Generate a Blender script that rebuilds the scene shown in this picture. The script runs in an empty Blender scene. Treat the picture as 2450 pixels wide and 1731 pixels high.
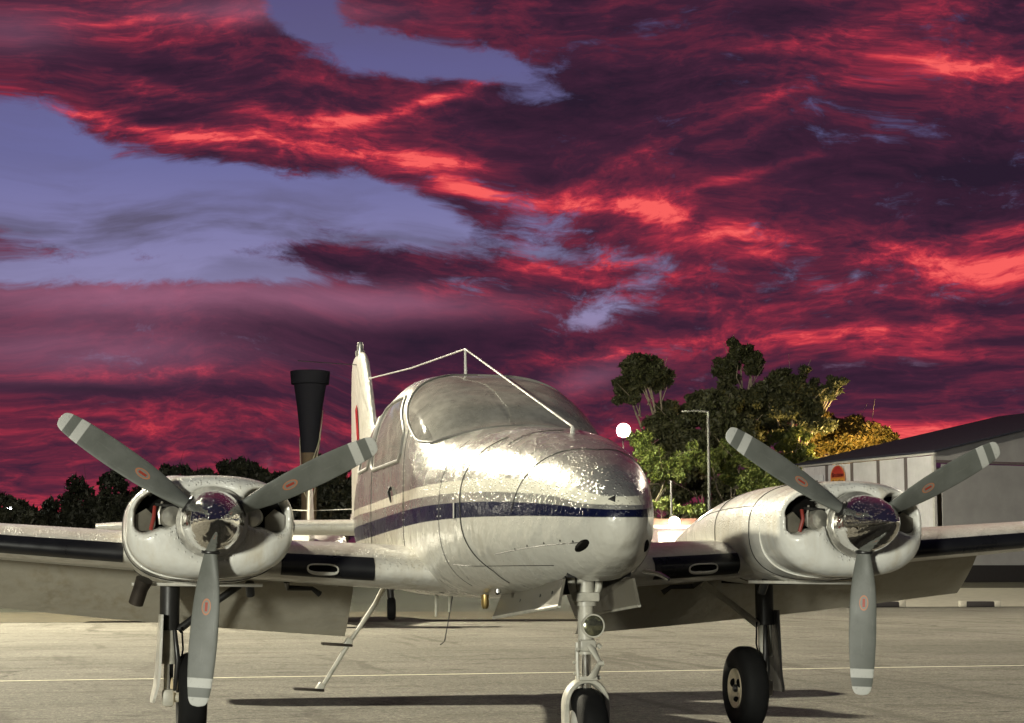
import bpy, bmesh, math, random
import numpy as np
from mathutils import Vector, Matrix

random.seed(7)
RNG = np.random.default_rng(11)
S = bpy.context.scene
COL = S.collection
PI = math.pi

# ------------------------------------------------------------------ camera
CAM = np.array([-2.4833, -10.0644, 1.0544])
YAW, PITCH, ROLL, FPX = -0.2211, 0.1125, -0.0023, 4472.9
cd = bpy.data.cameras.new('camera')
cam = bpy.data.objects.new('camera', cd)
COL.objects.link(cam)
S.camera = cam
cd.sensor_width = 36.0
cd.lens = FPX / 2450 * 36.0
cd.clip_start = 0.1
cd.clip_end = 4000
fw = np.array([-math.sin(YAW) * math.cos(PITCH), math.cos(YAW) * math.cos(PITCH), math.sin(PITCH)])
rt = np.array([math.cos(YAW), math.sin(YAW), 0.0])
up = np.cross(rt, fw)
r2 = math.cos(ROLL) * rt + math.sin(ROLL) * up
u2 = -math.sin(ROLL) * rt + math.cos(ROLL) * up
cam.matrix_world = Matrix(((r2[0], u2[0], -fw[0], CAM[0]), (r2[1], u2[1], -fw[1], CAM[1]),
                           (r2[2], u2[2], -fw[2], CAM[2]), (0, 0, 0, 1)))
FH = np.array([-math.sin(YAW), math.cos(YAW), 0.0])     # level viewing direction


def ray(x, y):
    """level sideways slope and rise of the line of sight to a point of the 2450 x 1731 survey photo"""
    d = fw + r2 * (x - 1225) / FPX - u2 * (y - 865.5) / FPX
    k = d @ FH
    return (d @ rt) / k, d[2] / k


def land(depth):
    """the ground is level under the apron and rises gently towards the hangar and the trees"""
    return 0.5 * min(1.0, max(0.0, (depth - 58.0) / 40.0))


def site(lat, depth, z=0.0):
    """a place given as metres to the right of and ahead of the photographer"""
    p = CAM + rt * lat + FH * depth
    return np.array([p[0], p[1], z])


# ------------------------------------------------------------------ view and render
S.view_settings.view_transform = 'Standard'
S.view_settings.look = 'None'
S.view_settings.exposure = 0.12
S.view_settings.gamma = 1.0
S.render.engine = 'CYCLES'
S.cycles.use_denoising = True
try:
    S.cycles.denoiser = 'OPENIMAGEDENOISE'
except Exception:
    pass
S.cycles.max_bounces = 7
S.cycles.transparent_max_bounces = 12
S.cycles.caustics_reflective = False
S.cycles.caustics_refractive = False
S.cycles.sample_clamp_indirect = 6.0


# ------------------------------------------------------------------ node helpers
def lin(c):
    c = np.array(c, float) / 255.0
    c = np.where(c <= 0.04045, c / 12.92, ((c + 0.055) / 1.055) ** 2.4)
    return (float(c[0]), float(c[1]), float(c[2]), 1.0)


class NT:
    def __init__(self, tree):
        self.t = tree
        self.dim2 = False
        self.t.nodes.clear()

    def n(self, typ, **kw):
        nd = self.t.nodes.new(typ)
        for k, v in kw.items():
            setattr(nd, k, v)
        return nd

    def l(self, a, b):
        self.t.links.new(a, b)

    def put(self, sock, v):
        if isinstance(v, bpy.types.NodeSocket):
            self.l(v, sock)
        elif v is not None:
            sock.default_value = v

    def m(self, op, a, b=None, c=None, clamp=False):
        nd = self.n('ShaderNodeMath', operation=op)
        nd.use_clamp = clamp
        self.put(nd.inputs[0], a)
        if b is not None: self.put(nd.inputs[1], b)
        if c is not None: self.put(nd.inputs[2], c)
        return nd.outputs[0]

    def vm(self, op, a, b=None):
        nd = self.n('ShaderNodeVectorMath', operation=op)
        self.put(nd.inputs[0], a)
        if b is not None: self.put(nd.inputs[1], b)
        return nd.outputs['Value'] if op in ('DOT_PRODUCT', 'LENGTH', 'DISTANCE') else nd.outputs[0]

    def xyz(self, v):
        nd = self.n('ShaderNodeSeparateXYZ')
        self.l(v, nd.inputs[0])
        return nd.outputs

    def comb(self, x, y, z=0.0):
        nd = self.n('ShaderNodeCombineXYZ')
        self.put(nd.inputs[0], x); self.put(nd.inputs[1], y); self.put(nd.inputs[2], z)
        return nd.outputs[0]

    def noise(self, vec, scale, detail=4.0, rough=0.55, dist=0.0, color=False, lac=2.0):
        nd = self.n('ShaderNodeTexNoise')
        if self.dim2: nd.noise_dimensions = '2D'
        if vec is not None: self.l(vec, nd.inputs['Vector'])
        nd.inputs['Scale'].default_value = scale
        nd.inputs['Detail'].default_value = detail
        nd.inputs['Roughness'].default_value = rough
        nd.inputs['Distortion'].default_value = dist
        nd.inputs['Lacunarity'].default_value = lac
        return nd.outputs['Color' if color else 'Fac']

    def voro(self, vec, scale, feature='F1', out='Distance', rand=1.0):
        nd = self.n('ShaderNodeTexVoronoi', feature=feature)
        if vec is not None: self.l(vec, nd.inputs['Vector'])
        nd.inputs['Scale'].default_value = scale
        nd.inputs['Randomness'].default_value = rand
        return nd.outputs[out]

    def ramp(self, fac, stops, interp='LINEAR'):
        nd = self.n('ShaderNodeValToRGB')
        cr = nd.color_ramp
        cr.interpolation = interp
        while len(cr.elements) < len(stops): cr.elements.new(0.5)
        for e, (p, c) in zip(cr.elements, stops):
            e.position = p
            e.color = c if len(c) == 4 else (*c, 1)
        self.put(nd.inputs[0], fac)
        return nd.outputs[0]

    def mr(self, v, a, b, c=0.0, d=1.0, smooth=False):
        nd = self.n('ShaderNodeMapRange')
        nd.interpolation_type = 'SMOOTHSTEP' if smooth else 'LINEAR'
        self.put(nd.inputs[0], v); self.put(nd.inputs[1], a); self.put(nd.inputs[2], b)
        self.put(nd.inputs[3], c); self.put(nd.inputs[4], d)
        return nd.outputs[0]

    def mix(self, f, a, b, blend='MIX'):
        nd = self.n('ShaderNodeMix', data_type='RGBA', blend_type=blend)
        self.put(nd.inputs[0], f); self.put(nd.inputs[6], a); self.put(nd.inputs[7], b)
        return nd.outputs[2]

    def curve(self, v, pts):
        """float curve; v and the points are already in 0..1"""
        nd = self.n('ShaderNodeFloatCurve')
        self.put(nd.inputs['Value'], v)
        c = nd.mapping.curves[0]
        while len(c.points) < len(pts): c.points.new(0.5, 0.5)
        for p, (x, y) in zip(c.points, pts):
            p.location = (x, y)
            p.handle_type = 'AUTO'
        nd.mapping.update()
        return nd.outputs[0]


# ------------------------------------------------------------------ world: dusk sky with burning clouds
W = bpy.data.worlds.new('World')
S.world = W
W.use_nodes = True
t = NT(W.node_tree)
t.dim2 = True
W.cycles.sampling_method = 'MANUAL'
W.cycles.sample_map_resolution = 128
geo = t.n('ShaderNodeNewGeometry')
dirv = t.vm('NORMALIZE', t.vm('SCALE', geo.outputs['Incoming']))
nd_scale = dirv.node.inputs[0].links[0].from_node
nd_scale.inputs['Scale'].default_value = -1.0
dx, dy, dz = t.xyz(dirv)[:3]
az = t.m('ARCTAN2', dx, dy)
el = t.m('ARCSINE', dz)
# angles measured in heights of the view: U to the right, V downwards from 17 degrees above the horizon
U = t.m('MULTIPLY_ADD', t.m('SUBTRACT', az, 0.2211), FPX / 1731, 0.7077)
V = t.m('MULTIPLY_ADD', el, -FPX / 1731, 0.780)
P = t.comb(U, V)
w1 = t.noise(P, 2.2, 1.6, 0.45, color=True)
w2 = t.noise(P, 9.0, 3, 0.6, color=True)
off = t.vm('ADD', t.vm('MULTIPLY', t.vm('SUBTRACT', w1, (0.5, 0.5, 0.5)), (0.30, 0.13, 0)),
           t.vm('MULTIPLY', t.vm('SUBTRACT', w2, (0.5, 0.5, 0.5)), (0.05, 0.012, 0)))
PW = t.vm('ADD', P, off)
PB = t.vm('ADD', P, t.vm('MULTIPLY', off, (0.35, 0.35, 0)))


def blob(cu, cv, ru, rv, rot=0.0, flat=False):
    # cu, ru in photo widths, cv, rv in photo heights
    mp = t.n('ShaderNodeMapping', vector_type='TEXTURE')
    t.l(PB, mp.inputs['Vector'])
    mp.inputs['Location'].default_value = (cu * 1.4154, cv, 0)
    mp.inputs['Rotation'].default_value = (0, 0, math.radians(rot))
    mp.inputs['Scale'].default_value = (ru * 1.4154, rv, 1)
    q = t.vm('DOT_PRODUCT', mp.outputs[0], mp.outputs[0])
    if flat: q = t.m('MULTIPLY', q, q)
    return t.m('EXPONENT', t.m('MULTIPLY', q, -1.0))


def blobs(base, lst, flat=False):
    s = base
    for (wt, *a) in lst:
        s = t.m('MULTIPLY_ADD', blob(*a, flat=flat), wt, s)
    return s


CLEAR = [(1.35, .14, .285, .27, .072, 5), (1.0, .02, .205, .08, .055, 6), (0.95, .39, .285, .075, .036, 18), (0.85, .22, .378, .20, .016, 0), (0.6, .05, .375, .14, .022, 0),
         (1.15, .285, .005, .045, .040, 12), (1.15, .365, .072, .090, .036, 10), (1.0, .465, .085, .050, .024, 6), (0.55, .525, .125, .035, .035, 0),
         (0.60, .54, .335, .085, .018, 3), (0.60, .60, .400, .060, .024, -22), (0.40, .57, .425, .045, .016, 0), (0.40, .58, .508, .045, .022, -10), (0.40, .86, .190, .070, .020, -6),
         (0.35, .65, .165, .05, .008, -4), (0.35, .52, .30, .05, .02, 8),
         (-0.75, .34, .352, .075, .018, 4), (-.45, .12, .10, .16, .05, 10), (-.5, .10, .02, .14, .03, 0)]
GLOW = [(.42, .12, .172, .09, .012, 13), (.46, .27, .197, .15, .015, 3), (.46, .42, .214, .06, .012, 5), (.34, .30, .170, .14, .012, -8), (.42, .42, .130, .08, .008, -16), (.30, .20, .14, .12, .012, 12),
        (.50, .44, .243, .05, .012, 18), (.42, .54, .266, .08, .011, 4), (.40, .68, .295, .12, .018, 14), (.46, .82, .340, .12, .022, 6), (.34, .96, .372, .08, .025, -4), (.3, .97, .325, .05, .012, 0),
        (.26, .84, .050, .12, .016, -10), (.36, .95, .098, .10, .020, 14), (.22, .62, .215, .16, .010, -20), (.20, .80, .130, .14, .010, -8), (.2, .72, .245, .1, .008, -14),
        (.30, .60, .355, .14, .020, 4), (.32, .80, .452, .18, .012, -4), (.34, .62, .462, .10, .010, -8), (.22, .90, .47, .1, .015, 6), (.25, .46, .375, .05, .016, -12),
        (.42, .08, .680, .22, .035, 0), (.14, .12, .60, .2, .04, 0), (.20, .33, .565, .06, .02, 0), (.20, .20, .510, .2, .010, 0), (.34, .30, .665, .12, .025, 0),
        (.20, .13, .045, .16, .04, -6), (.12, .85, .60, .2, .03, 0), (.15, .75, .40, .2, .025, 0), (.2, .9, .585, .12, .015, 0), (.15, .55, .62, .15, .02, 0),
        (-.30, .57, .140, .12, .090, -10), (-.20, .76, .03, .06, .03, 0), (-.30, .87, .250, .13, .045, 4),
        (-.22, .42, .455, .14, .035, -6), (-.12, .20, .44, .25, .020, 0), (-.18, .70, .62, .12, .02, 0),
        (-.20, .96, .24, .08, .05, 0), (-.15, .80, .51, .15, .02, 0), (-.30, .07, .53, .10, .008, 2), (-.2, .52, .235, .04, .014, 5), (-.2, .12, .09, .08, .02, 10)]
PALE = [(.55, .08, .48, .16, .035, 0), (.35, .02, .055, .05, .03, 0), (.45, .25, .02, .12, .02, 0), (.50, .36, .405, .12, .02, 0), (.35, .58, .50, .05, .02, -15), (.75, .1, .41, .22, .028, 0)]
n_bill = t.noise(t.vm('MULTIPLY', PW, (1, 2.2, 1)), 4.5, 9, 0.66)
n_bil2 = t.noise(t.vm('ADD', t.vm('MULTIPLY', PW, (1, 3.0, 1)), (7.3, 2.1, 0)), 3.6, 8, 0.64)
n_str = t.noise(t.vm('MULTIPLY', PW, (1, 6.0, 1)), 3.0, 10, 0.66, 0.15)
n_fin = t.noise(t.vm('MULTIPLY', PW, (1, 3.4, 1)), 17.0, 6, 0.68, 0.35)
n_rid = t.m('SUBTRACT', 1.0, t.m('ABSOLUTE', t.m('MULTIPLY_ADD', t.noise(t.vm('MULTIPLY', PW, (1, 3.6, 1)), 6.5, 7, 0.6), 2.0, -1.0)))
n_rid = t.m('POWER', n_rid, 5.0)
cover = blobs(1.06, [(-wt, *a) for wt, *a in CLEAR if abs(wt) > 0.9], True)
cover = blobs(cover, [(-wt, *a) for wt, *a in CLEAR if abs(wt) <= 0.9])
cover = t.m('ADD', cover, t.m('MULTIPLY', t.m("SUBTRACT", n_bill, 0.5), 1.9))
cover = t.m('ADD', cover, t.m('MULTIPLY', t.m('SUBTRACT', n_fin, 0.5), 1.0))
cover = t.mr(cover, 0.16, 0.86, smooth=True)
# outside the picture's part of the sky the same field of cloud goes on unchanged
boost = t.m('MULTIPLY', blobs(0.0, GLOW), t.mr(n_bil2, 0.34, 0.66, 0.35, 1.28))
glow = t.m('ADD', 0.29, boost)
strk = t.m('MULTIPLY', t.m('SUBTRACT', n_str, 0.5), 2.4)
finek = t.m('MULTIPLY', t.m('SUBTRACT', n_fin, 0.5), 2.2)
heat = t.m('ADD', glow, t.m('ADD', t.m('MULTIPLY', strk, t.m('ADD', 0.24, t.m('MULTIPLY', glow, 0.55))),
                            t.m('MULTIPLY', finek, t.m('ADD', 0.14, t.m('MULTIPLY', glow, 0.50)))))
heat = t.m('ADD', heat, t.m('MULTIPLY', t.m('SUBTRACT', n_bil2, 0.5), 0.7))
heat = t.m('ADD', heat, t.m('MULTIPLY', n_rid, t.m('MULTIPLY', glow, 0.65)))
# thin cloud at the edges of the gaps lets the lavender through and catches less red
heat = t.m('MULTIPLY', heat, 0.83, clamp=True)
c_cloud = t.ramp(heat, [(0.0, lin((40, 27, 44))), (0.24, lin((62, 33, 53))), (0.44, lin((98, 38, 58))),
                        (0.62, lin((144, 44, 64))), (0.80, lin((198, 60, 72))), (1.0, lin((240, 94, 92)))])
pale = t.m('MULTIPLY', blobs(0.0, PALE), t.m('ADD', 0.5, n_str), clamp=True)
c_cloud = t.mix(pale, c_cloud, lin((150, 96, 122)))
c_blue = t.ramp(V, [(0.0, lin((80, 72, 118))), (0.22, lin((97, 96, 148))), (0.40, lin((130, 124, 168))),
                    (0.55, lin((132, 92, 124))), (0.70, lin((170, 50, 70)))])
wn = t.noise(t.vm('MULTIPLY', PW, (1, 6, 1)), 2.2, 6, 0.55)
wisp = t.m('MULTIPLY', t.mr(wn, 0.36, 0.62, smooth=True), t.m('ADD', 0.22, t.m('MULTIPLY', blob(.18, .318, .36, .048, 2), 0.95)), clamp=True)
c_blue = t.mix(wisp, c_blue, lin((82, 75, 106)))
sky = t.n('ShaderNodeTexSky', sky_type='NISHITA')
sky.sun_disc = False
sky.sun_elevation = math.radians(-3.0)
sky.sun_rotation = math.radians(12.0)
c_air = t.mix(1.0, c_blue, t.mix(1.0, sky.outputs[0], (0.10, 0.10, 0.10, 1), 'MULTIPLY'), 'ADD')
c_sky = t.mix(cover, c_air, c_cloud)
# dusk: the afterglow is ahead; the sky grows darker towards the opposite side and overhead
toward = t.vm('DOT_PRODUCT', dirv, (0.215, 0.968, 0.13))
c_far = t.mix(1.0, t.mix(1.0, c_sky, (0.06, 0.08, 0.10, 1), 'MULTIPLY'), (0.010, 0.012, 0.024, 1), 'ADD')
c_sky = t.mix(t.mr(toward, 0.68, 0.945, smooth=True), c_far, c_sky)
below = t.mr(el, -0.02, 0.0, smooth=True)
c_all = t.mix(below, (0.012, 0.009, 0.009, 1), c_sky)
bg = t.n('ShaderNodeBackground')
t.l(c_all, bg.inputs[0])
bg.inputs[1].default_value = 1.0
wo = t.n('ShaderNodeOutputWorld')
t.l(bg.outputs[0], wo.inputs[0])

# key light of the place: the apron floodlights (their masts are built further down)
KEY = dict(pos=(-17.4, 33.2, 21.0), power=185000.0, col=(1.0, 0.92, 0.70))
SIDE = dict(pos=(19.5, 26.0, 10.0), power=4500.0, col=(1.0, 0.90, 0.72))
FRONT = dict(pos=(-32.0, -52.0, 5.6), power=115000.0, col=(0.98, 0.98, 0.84))


# ------------------------------------------------------------------ materials
MATS = {}


def material(name):
    m = bpy.data.materials.new(name)
    m.use_nodes = True
    MATS[name] = m
    t = NT(m.node_tree)
    out = t.n('ShaderNodeOutputMaterial')
    b = t.n('ShaderNodeBsdfPrincipled')
    t.l(b.outputs[0], out.inputs[0])
    return m, t, b, out


def simple(name, col, rough=0.5, metal=0.0, coat=0.0, var=0.12, vscale=6.0, bump=0.0, bscale=60.0, spec=0.5, emit=None, estr=0.0):
    m, t, b, out = material(name)
    tc = t.n('ShaderNodeTexCoord')
    o = tc.outputs['Object']
    n = t.noise(o, vscale, 6, 0.6)
    c = t.mix(t.mr(n, 0.3, 0.7), tuple(x * (1 - var) for x in col[:3]) + (1,), tuple(min(1, x * (1 + var)) for x in col[:3]) + (1,))
    t.l(c, b.inputs['Base Color'])
    t.l(t.mr(n, 0.3, 0.7, max(0, rough - 0.08), min(1, rough + 0.08)), b.inputs['Roughness'])
    b.inputs['Metallic'].default_value = metal
    b.inputs['Coat Weight'].default_value = coat
    b.inputs['Coat Roughness'].default_value = 0.08
    b.inputs['Specular IOR Level'].default_value = spec
    if bump:
        bn = t.n('ShaderNodeBump')
        bn.inputs['Strength'].default_value = bump
        bn.inputs['Distance'].default_value = 0.004
        t.l(t.noise(o, bscale, 4, 0.6), bn.inputs['Height'])
        t.l(bn.outputs[0], b.inputs['Normal'])
    if emit:
        b.inputs['Emission Color'].default_value = (*emit[:3], 1)
        b.inputs['Emission Strength'].default_value = estr
        m.cycles.emission_sampling = 'NONE'
    return m


def droplets(t, b, o, amount=1.0, scale=62.0, streak=True):
    """beads of rain on the upper surfaces, plus a little panel waviness"""
    nrm = t.n('ShaderNodeNewGeometry').outputs['Normal']
    upz = t.mr(t.xyz(nrm)[2], -0.12, 0.3, smooth=True)
    d = t.voro(o, scale)
    col = t.voro(o, scale, out='Color')
    keep = t.m('GREATER_THAN', t.xyz(col)[0], 0.22)
    patch = t.mr(t.noise(o, 3.2, 5, 0.65), 0.30, 0.46, smooth=True)
    h = t.m('MULTIPLY', t.mr(d, 0.05, 0.42, 1.0, 0.0, smooth=True), t.m('MULTIPLY', keep, t.m('MULTIPLY', upz, patch)))
    b1 = t.n('ShaderNodeBump')
    b1.inputs['Strength'].default_value = 0.75 * amount
    b1.inputs['Distance'].default_value = 0.008
    t.l(h, b1.inputs['Height'])
    b2 = t.n('ShaderNodeBump')
    b2.inputs['Strength'].default_value = 0.6
    b2.inputs['Distance'].default_value = 0.024
    t.l(t.noise(o, 6.0, 3, 0.5), b2.inputs['Height'])
    t.l(b2.outputs[0], b1.inputs['Normal'])
    t.l(b1.outputs[0], b.inputs['Normal'])
    t.l(b1.outputs[0], b.inputs['Coat Normal'])


def paint(name, col, rough=0.38, metal=0.0, drops=1.0, dirt=0.25, coat=0.6):
    m, t, b, out = material(name)
    tc = t.n('ShaderNodeTexCoord')
    o = tc.outputs['Object']
    n = t.noise(o, 2.3, 7, 0.65)
    st = t.noise(t.vm('MULTIPLY', o, (9, 9, 1.2)), 2.0, 5, 0.6)
    k = t.m('MULTIPLY', t.mr(n, 0.42, 0.72, smooth=True), t.mr(st, 0.35, 0.7, smooth=True))
    dark = tuple(x * (1 - dirt) * y for x, y in zip(col[:3], (0.95, 0.88, 0.76))) + (1,)
    t.l(t.mix(k, (*col[:3], 1), dark), b.inputs['Base Color'])
    t.l(t.mr(n, 0.3, 0.7, rough - 0.08, rough + 0.1), b.inputs['Roughness'])
    b.inputs['Metallic'].default_value = metal
    b.inputs['Coat Weight'].default_value = coat
    b.inputs['Coat Roughness'].default_value = 0.10
    droplets(t, b, o, drops)
    return m


def fuselage_paint():
    m, t, b, out = material('fuselage_paint')
    tc = t.n('ShaderNodeTexCoord')
    o = tc.outputs['Object']
    x, y, z = t.xyz(o)[:3]
    yn = t.mr(y, -1.6, 7.6)                      # 0..1 along the fuselage

    def edge(pts):                                # curve of height over length
        return t.m('MULTIPLY_ADD', t.curve(yn, [((a + 1.6) / 9.2, (h - 1.2) / 0.6) for a, h in pts]), 0.6, 1.2)

    bt = edge([(-1.6, 1.345), (-1.48, 1.352), (-.8, 1.41), (.2, 1.44), (1.6, 1.425), (3.3, 1.39), (5.5, 1.37), (7.6, 1.36)])
    bb = edge([(-1.6, 1.312), (-1.48, 1.315), (-.8, 1.34), (.2, 1.352), (1.6, 1.325), (3.3, 1.285), (5.5, 1.27), (7.6, 1.26)])
    wt = edge([(-1.6, 1.40), (-1.44, 1.415), (-.95, 1.515), (0, 1.56), (1.4, 1.545), (2.8, 1.52), (5.5, 1.50), (7.6, 1.49)])
    wb = edge([(-1.6, 1.37), (-1.44, 1.375), (-.95, 1.445), (0, 1.49), (1.4, 1.485), (2.8, 1.47), (5.5, 1.45), (7.6, 1.44)])
    wob = t.m('MULTIPLY', t.m('SUBTRACT', t.noise(o, 40, 3), 0.5), 0.004)
    zz = t.m('ADD', z, wob)

    def step(a, e):
        return t.mr(t.m('SUBTRACT', a, e), -0.002, 0.002)
    blue = t.m('MULTIPLY', t.m('SUBTRACT', 1.0, step(zz, bt)), step(zz, bb))
    white = t.m('MULTIPLY', t.m('SUBTRACT', 1.0, step(zz, wt)), step(zz, wb))
    top = step(zz, bt)
    n = t.noise(o, 2.3, 7, 0.65)
    st = t.noise(t.vm('MULTIPLY', o, (9, 9, 1.2)), 2.0, 5, 0.6)
    dirt = t.m('MULTIPLY', t.mr(n, 0.42, 0.72, smooth=True), t.mr(st, 0.38, 0.7, smooth=True))
    chips = t.m('GREATER_THAN', t.noise(t.vm('MULTIPLY', o, (1, 1, 2.5)), 16, 6, 0.7), 0.64)
    lower = t.mix(dirt, (0.60, 0.585, 0.52, 1), (0.42, 0.395, 0.33, 1))
    upper = t.mix(dirt, (0.56, 0.55, 0.50, 1), (0.38, 0.36, 0.31, 1))
    c = t.mix(top, lower, upper)
    c = t.mix(white, c, t.mix(dirt, (0.80, 0.77, 0.64, 1), (0.62, 0.58, 0.44, 1)))
    bluec = t.mix(t.m('MULTIPLY', chips, t.mr(n, 0.45, 0.6)), (0.005, 0.007, 0.030, 1), (0.25, 0.26, 0.30, 1))
    c = t.mix(blue, c, bluec)
    t.l(c, b.inputs['Base Color'])
    t.l(t.m('MULTIPLY', t.m('MULTIPLY', top, t.m('SUBTRACT', 1.0, white)), 0.68), b.inputs['Metallic'])
    t.l(t.mr(n, 0.3, 0.7, 0.22, 0.34), b.inputs['Roughness'])
    t.l(t.m('MULTIPLY_ADD', blue, -0.45, 0.6), b.inputs['Coat Weight'])
    t.l(t.m('MULTIPLY_ADD', blue, -0.38, 0.5), b.inputs['Specular IOR Level'])
    b.inputs['Coat Roughness'].default_value = 0.12
    droplets(t, b, o, 1.0)
    return m


def blade_paint():
    """grey propeller blade: pale bands at the tip, an oval maker's badge; local x runs along the blade"""
    m, t, b, out = material('propeller_blade_paint')
    tc = t.n('ShaderNodeTexCoord')
    o = tc.outputs['Object']
    x, y, z = t.xyz(o)[:3]
    n = t.noise(o, 9, 6, 0.6)
    base = t.mix(t.mr(n, 0.3, 0.7), (0.135, 0.142, 0.125, 1), (0.17, 0.176, 0.158, 1))

    def band(a, bb):
        return t.m('MULTIPLY', t.mr(x, a - .002, a + .002), t.m('SUBTRACT', 1.0, t.mr(x, bb - .002, bb + .002)))
    wear = t.mr(t.noise(t.vm('MULTIPLY', o, (3, 30, 30)), 3.0, 6, 0.7), 0.58, 0.74, 0, 0.5)
    base = t.mix(wear, base, (0.26, 0.26, 0.235, 1))
    grime = t.mr(t.noise(o, 5, 7, 0.7), 0.52, 0.72, 0, 0.45)
    base = t.mix(grime, base, (0.075, 0.078, 0.066, 1))
    c = t.mix(t.m('ADD', band(.822, .872), band(.922, 1.2)), base, t.mix(t.mr(t.noise(o, 40, 5, 0.7), 0.55, 0.7, 0, 0.6), (0.56, 0.56, 0.52, 1), (0.30, 0.30, 0.27, 1)))
    ox = t.m('DIVIDE', t.m('SUBTRACT', x, 0.45), 0.044)
    oz = t.m('DIVIDE', z, 0.023)
    r = t.m('SQRT', t.m('ADD', t.m('MULTIPLY', ox, ox), t.m('MULTIPLY', oz, oz)))
    ring = t.m('MULTIPLY', t.m('LESS_THAN', r, 1.0), t.m('GREATER_THAN', r, 0.80))
    bar = t.m('MULTIPLY', t.m('LESS_THAN', t.m('ABSOLUTE', ox), 0.55), t.m('LESS_THAN', t.m('ABSOLUTE', oz), 0.30))
    c = t.mix(t.m('LESS_THAN', r, 1.0), c, (0.24, 0.235, 0.20, 1))
    c = t.mix(ring, c, (0.50, 0.20, 0.10, 1))
    c = t.mix(bar, c, (0.38, 0.055, 0.03, 1))
    t.l(c, b.inputs['Base Color'])
    t.l(t.mr(n, .3, .7, .45, .58), b.inputs['Roughness'])
    return m


def chrome_mat():
    m, t, b, out = material('polished_chrome')
    tc = t.n('ShaderNodeTexCoord')
    o = tc.outputs['Object']
    b.inputs['Base Color'].default_value = (0.78, 0.77, 0.75, 1)
    b.inputs['Metallic'].default_value = 1.0
    b.inputs['Roughness'].default_value = 0.045
    droplets(t, b, o, 1.4, 75)
    return m


def w_(t, o):
    return t.noise(o, 0.35, 3, 0.5, color=True)


def asphalt_mat():
    m, t, b, out = material('apron_surface')
    tc = t.n('ShaderNodeTexCoord')
    o = tc.outputs['Object']
    big = t.noise(o, 0.25, 5, 0.6)
    mid = t.noise(t.vm('MULTIPLY', o, (0.6, 1.6, 1)), 1.3, 6, 0.65, 0.6)
    fin = t.noise(o, 42, 6, 0.8)
    grn = t.noise(o, 14, 5, 0.75)
    agg = t.voro(o, 60)
    c = t.mix(t.mr(big, 0.35, 0.65), (0.100, 0.096, 0.082, 1), (0.150, 0.144, 0.125, 1))
    c = t.mix(t.mr(mid, 0.46, 0.70, 0, 0.7, smooth=True), c, (0.070, 0.065, 0.052, 1))
    c = t.mix(t.mr(grn, 0.42, 0.60, 0, 0.85), c, t.mix(1.0, c, (2.0, 1.96, 1.88, 1), 'MULTIPLY'))
    c = t.mix(t.mr(fin, 0.50, 0.64, 0, 0.9), c, t.mix(1.0, c, (1.8, 1.8, 1.8, 1), 'MULTIPLY'))
    c = t.mix(t.mr(fin, 0.36, 0.49, 0.95, 0.0), c, (0.040, 0.037, 0.030, 1))
    # oil drips, tyre marks, straight-edged old patch repairs
    spot = t.mr(t.noise(t.vm('MULTIPLY', o, (1, 1.8, 1)), 1.7, 4, 0.6), 0.60, 0.70, 0, 0.75, smooth=True)
    c = t.mix(spot, c, (0.04, 0.035, 0.028, 1))
    tyre = t.mr(t.noise(t.vm('MULTIPLY', t.vm('ADD', o, t.vm('MULTIPLY', w_(t, o), (0.8, 0.8, 0))), (2.2, 0.12, 1)), 1.0, 3, 0.5), 0.56, 0.68, 0, 0.55, smooth=True)
    c = t.mix(tyre, c, (0.07, 0.062, 0.048, 1))
    crk = t.voro(t.vm('ADD', o, t.vm('MULTIPLY', t.noise(o, 0.9, 6, 0.7, color=True), (1.6, 1.6, 0))), 0.13, 'DISTANCE_TO_EDGE')
    c = t.mix(t.mr(crk, 0.0, 0.0045, 0.85, 0.0), c, (0.05, 0.044, 0.034, 1))
    t.l(c, b.inputs['Base Color'])
    b.inputs['Roughness'].default_value = 0.86
    b.inputs['Specular IOR Level'].default_value = 0.25
    bn = t.n('ShaderNodeBump')
    bn.inputs['Strength'].default_value = 0.8
    bn.inputs['Distance'].default_value = 0.012
    t.l(t.m('ADD', t.m('MULTIPLY', fin, 1.2), t.m('MULTIPLY', agg, 0.6)), bn.inputs['Height'])
    t.l(bn.outputs[0], b.inputs['Normal'])
    return m


def leaf_mat(name, ca, cb, trans=0.35):
    m, t, b, out = material(name)
    oi = t.n('ShaderNodeNewGeometry')
    r = oi.outputs['Random Per Island']
    c = t.mix(r, (*ca, 1), (*cb, 1))
    t.l(c, b.inputs['Base Color'])
    b.inputs['Roughness'].default_value = 0.6
    tr = t.n('ShaderNodeBsdfTranslucent')
    t.l(c, tr.inputs[0])
    mx = t.n('ShaderNodeMixShader')
    mx.inputs[0].default_value = trans
    t.l(b.outputs[0], mx.inputs[1]); t.l(tr.outputs[0], mx.inputs[2])
    t.l(mx.outputs[0], out.inputs[0])
    return m


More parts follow.
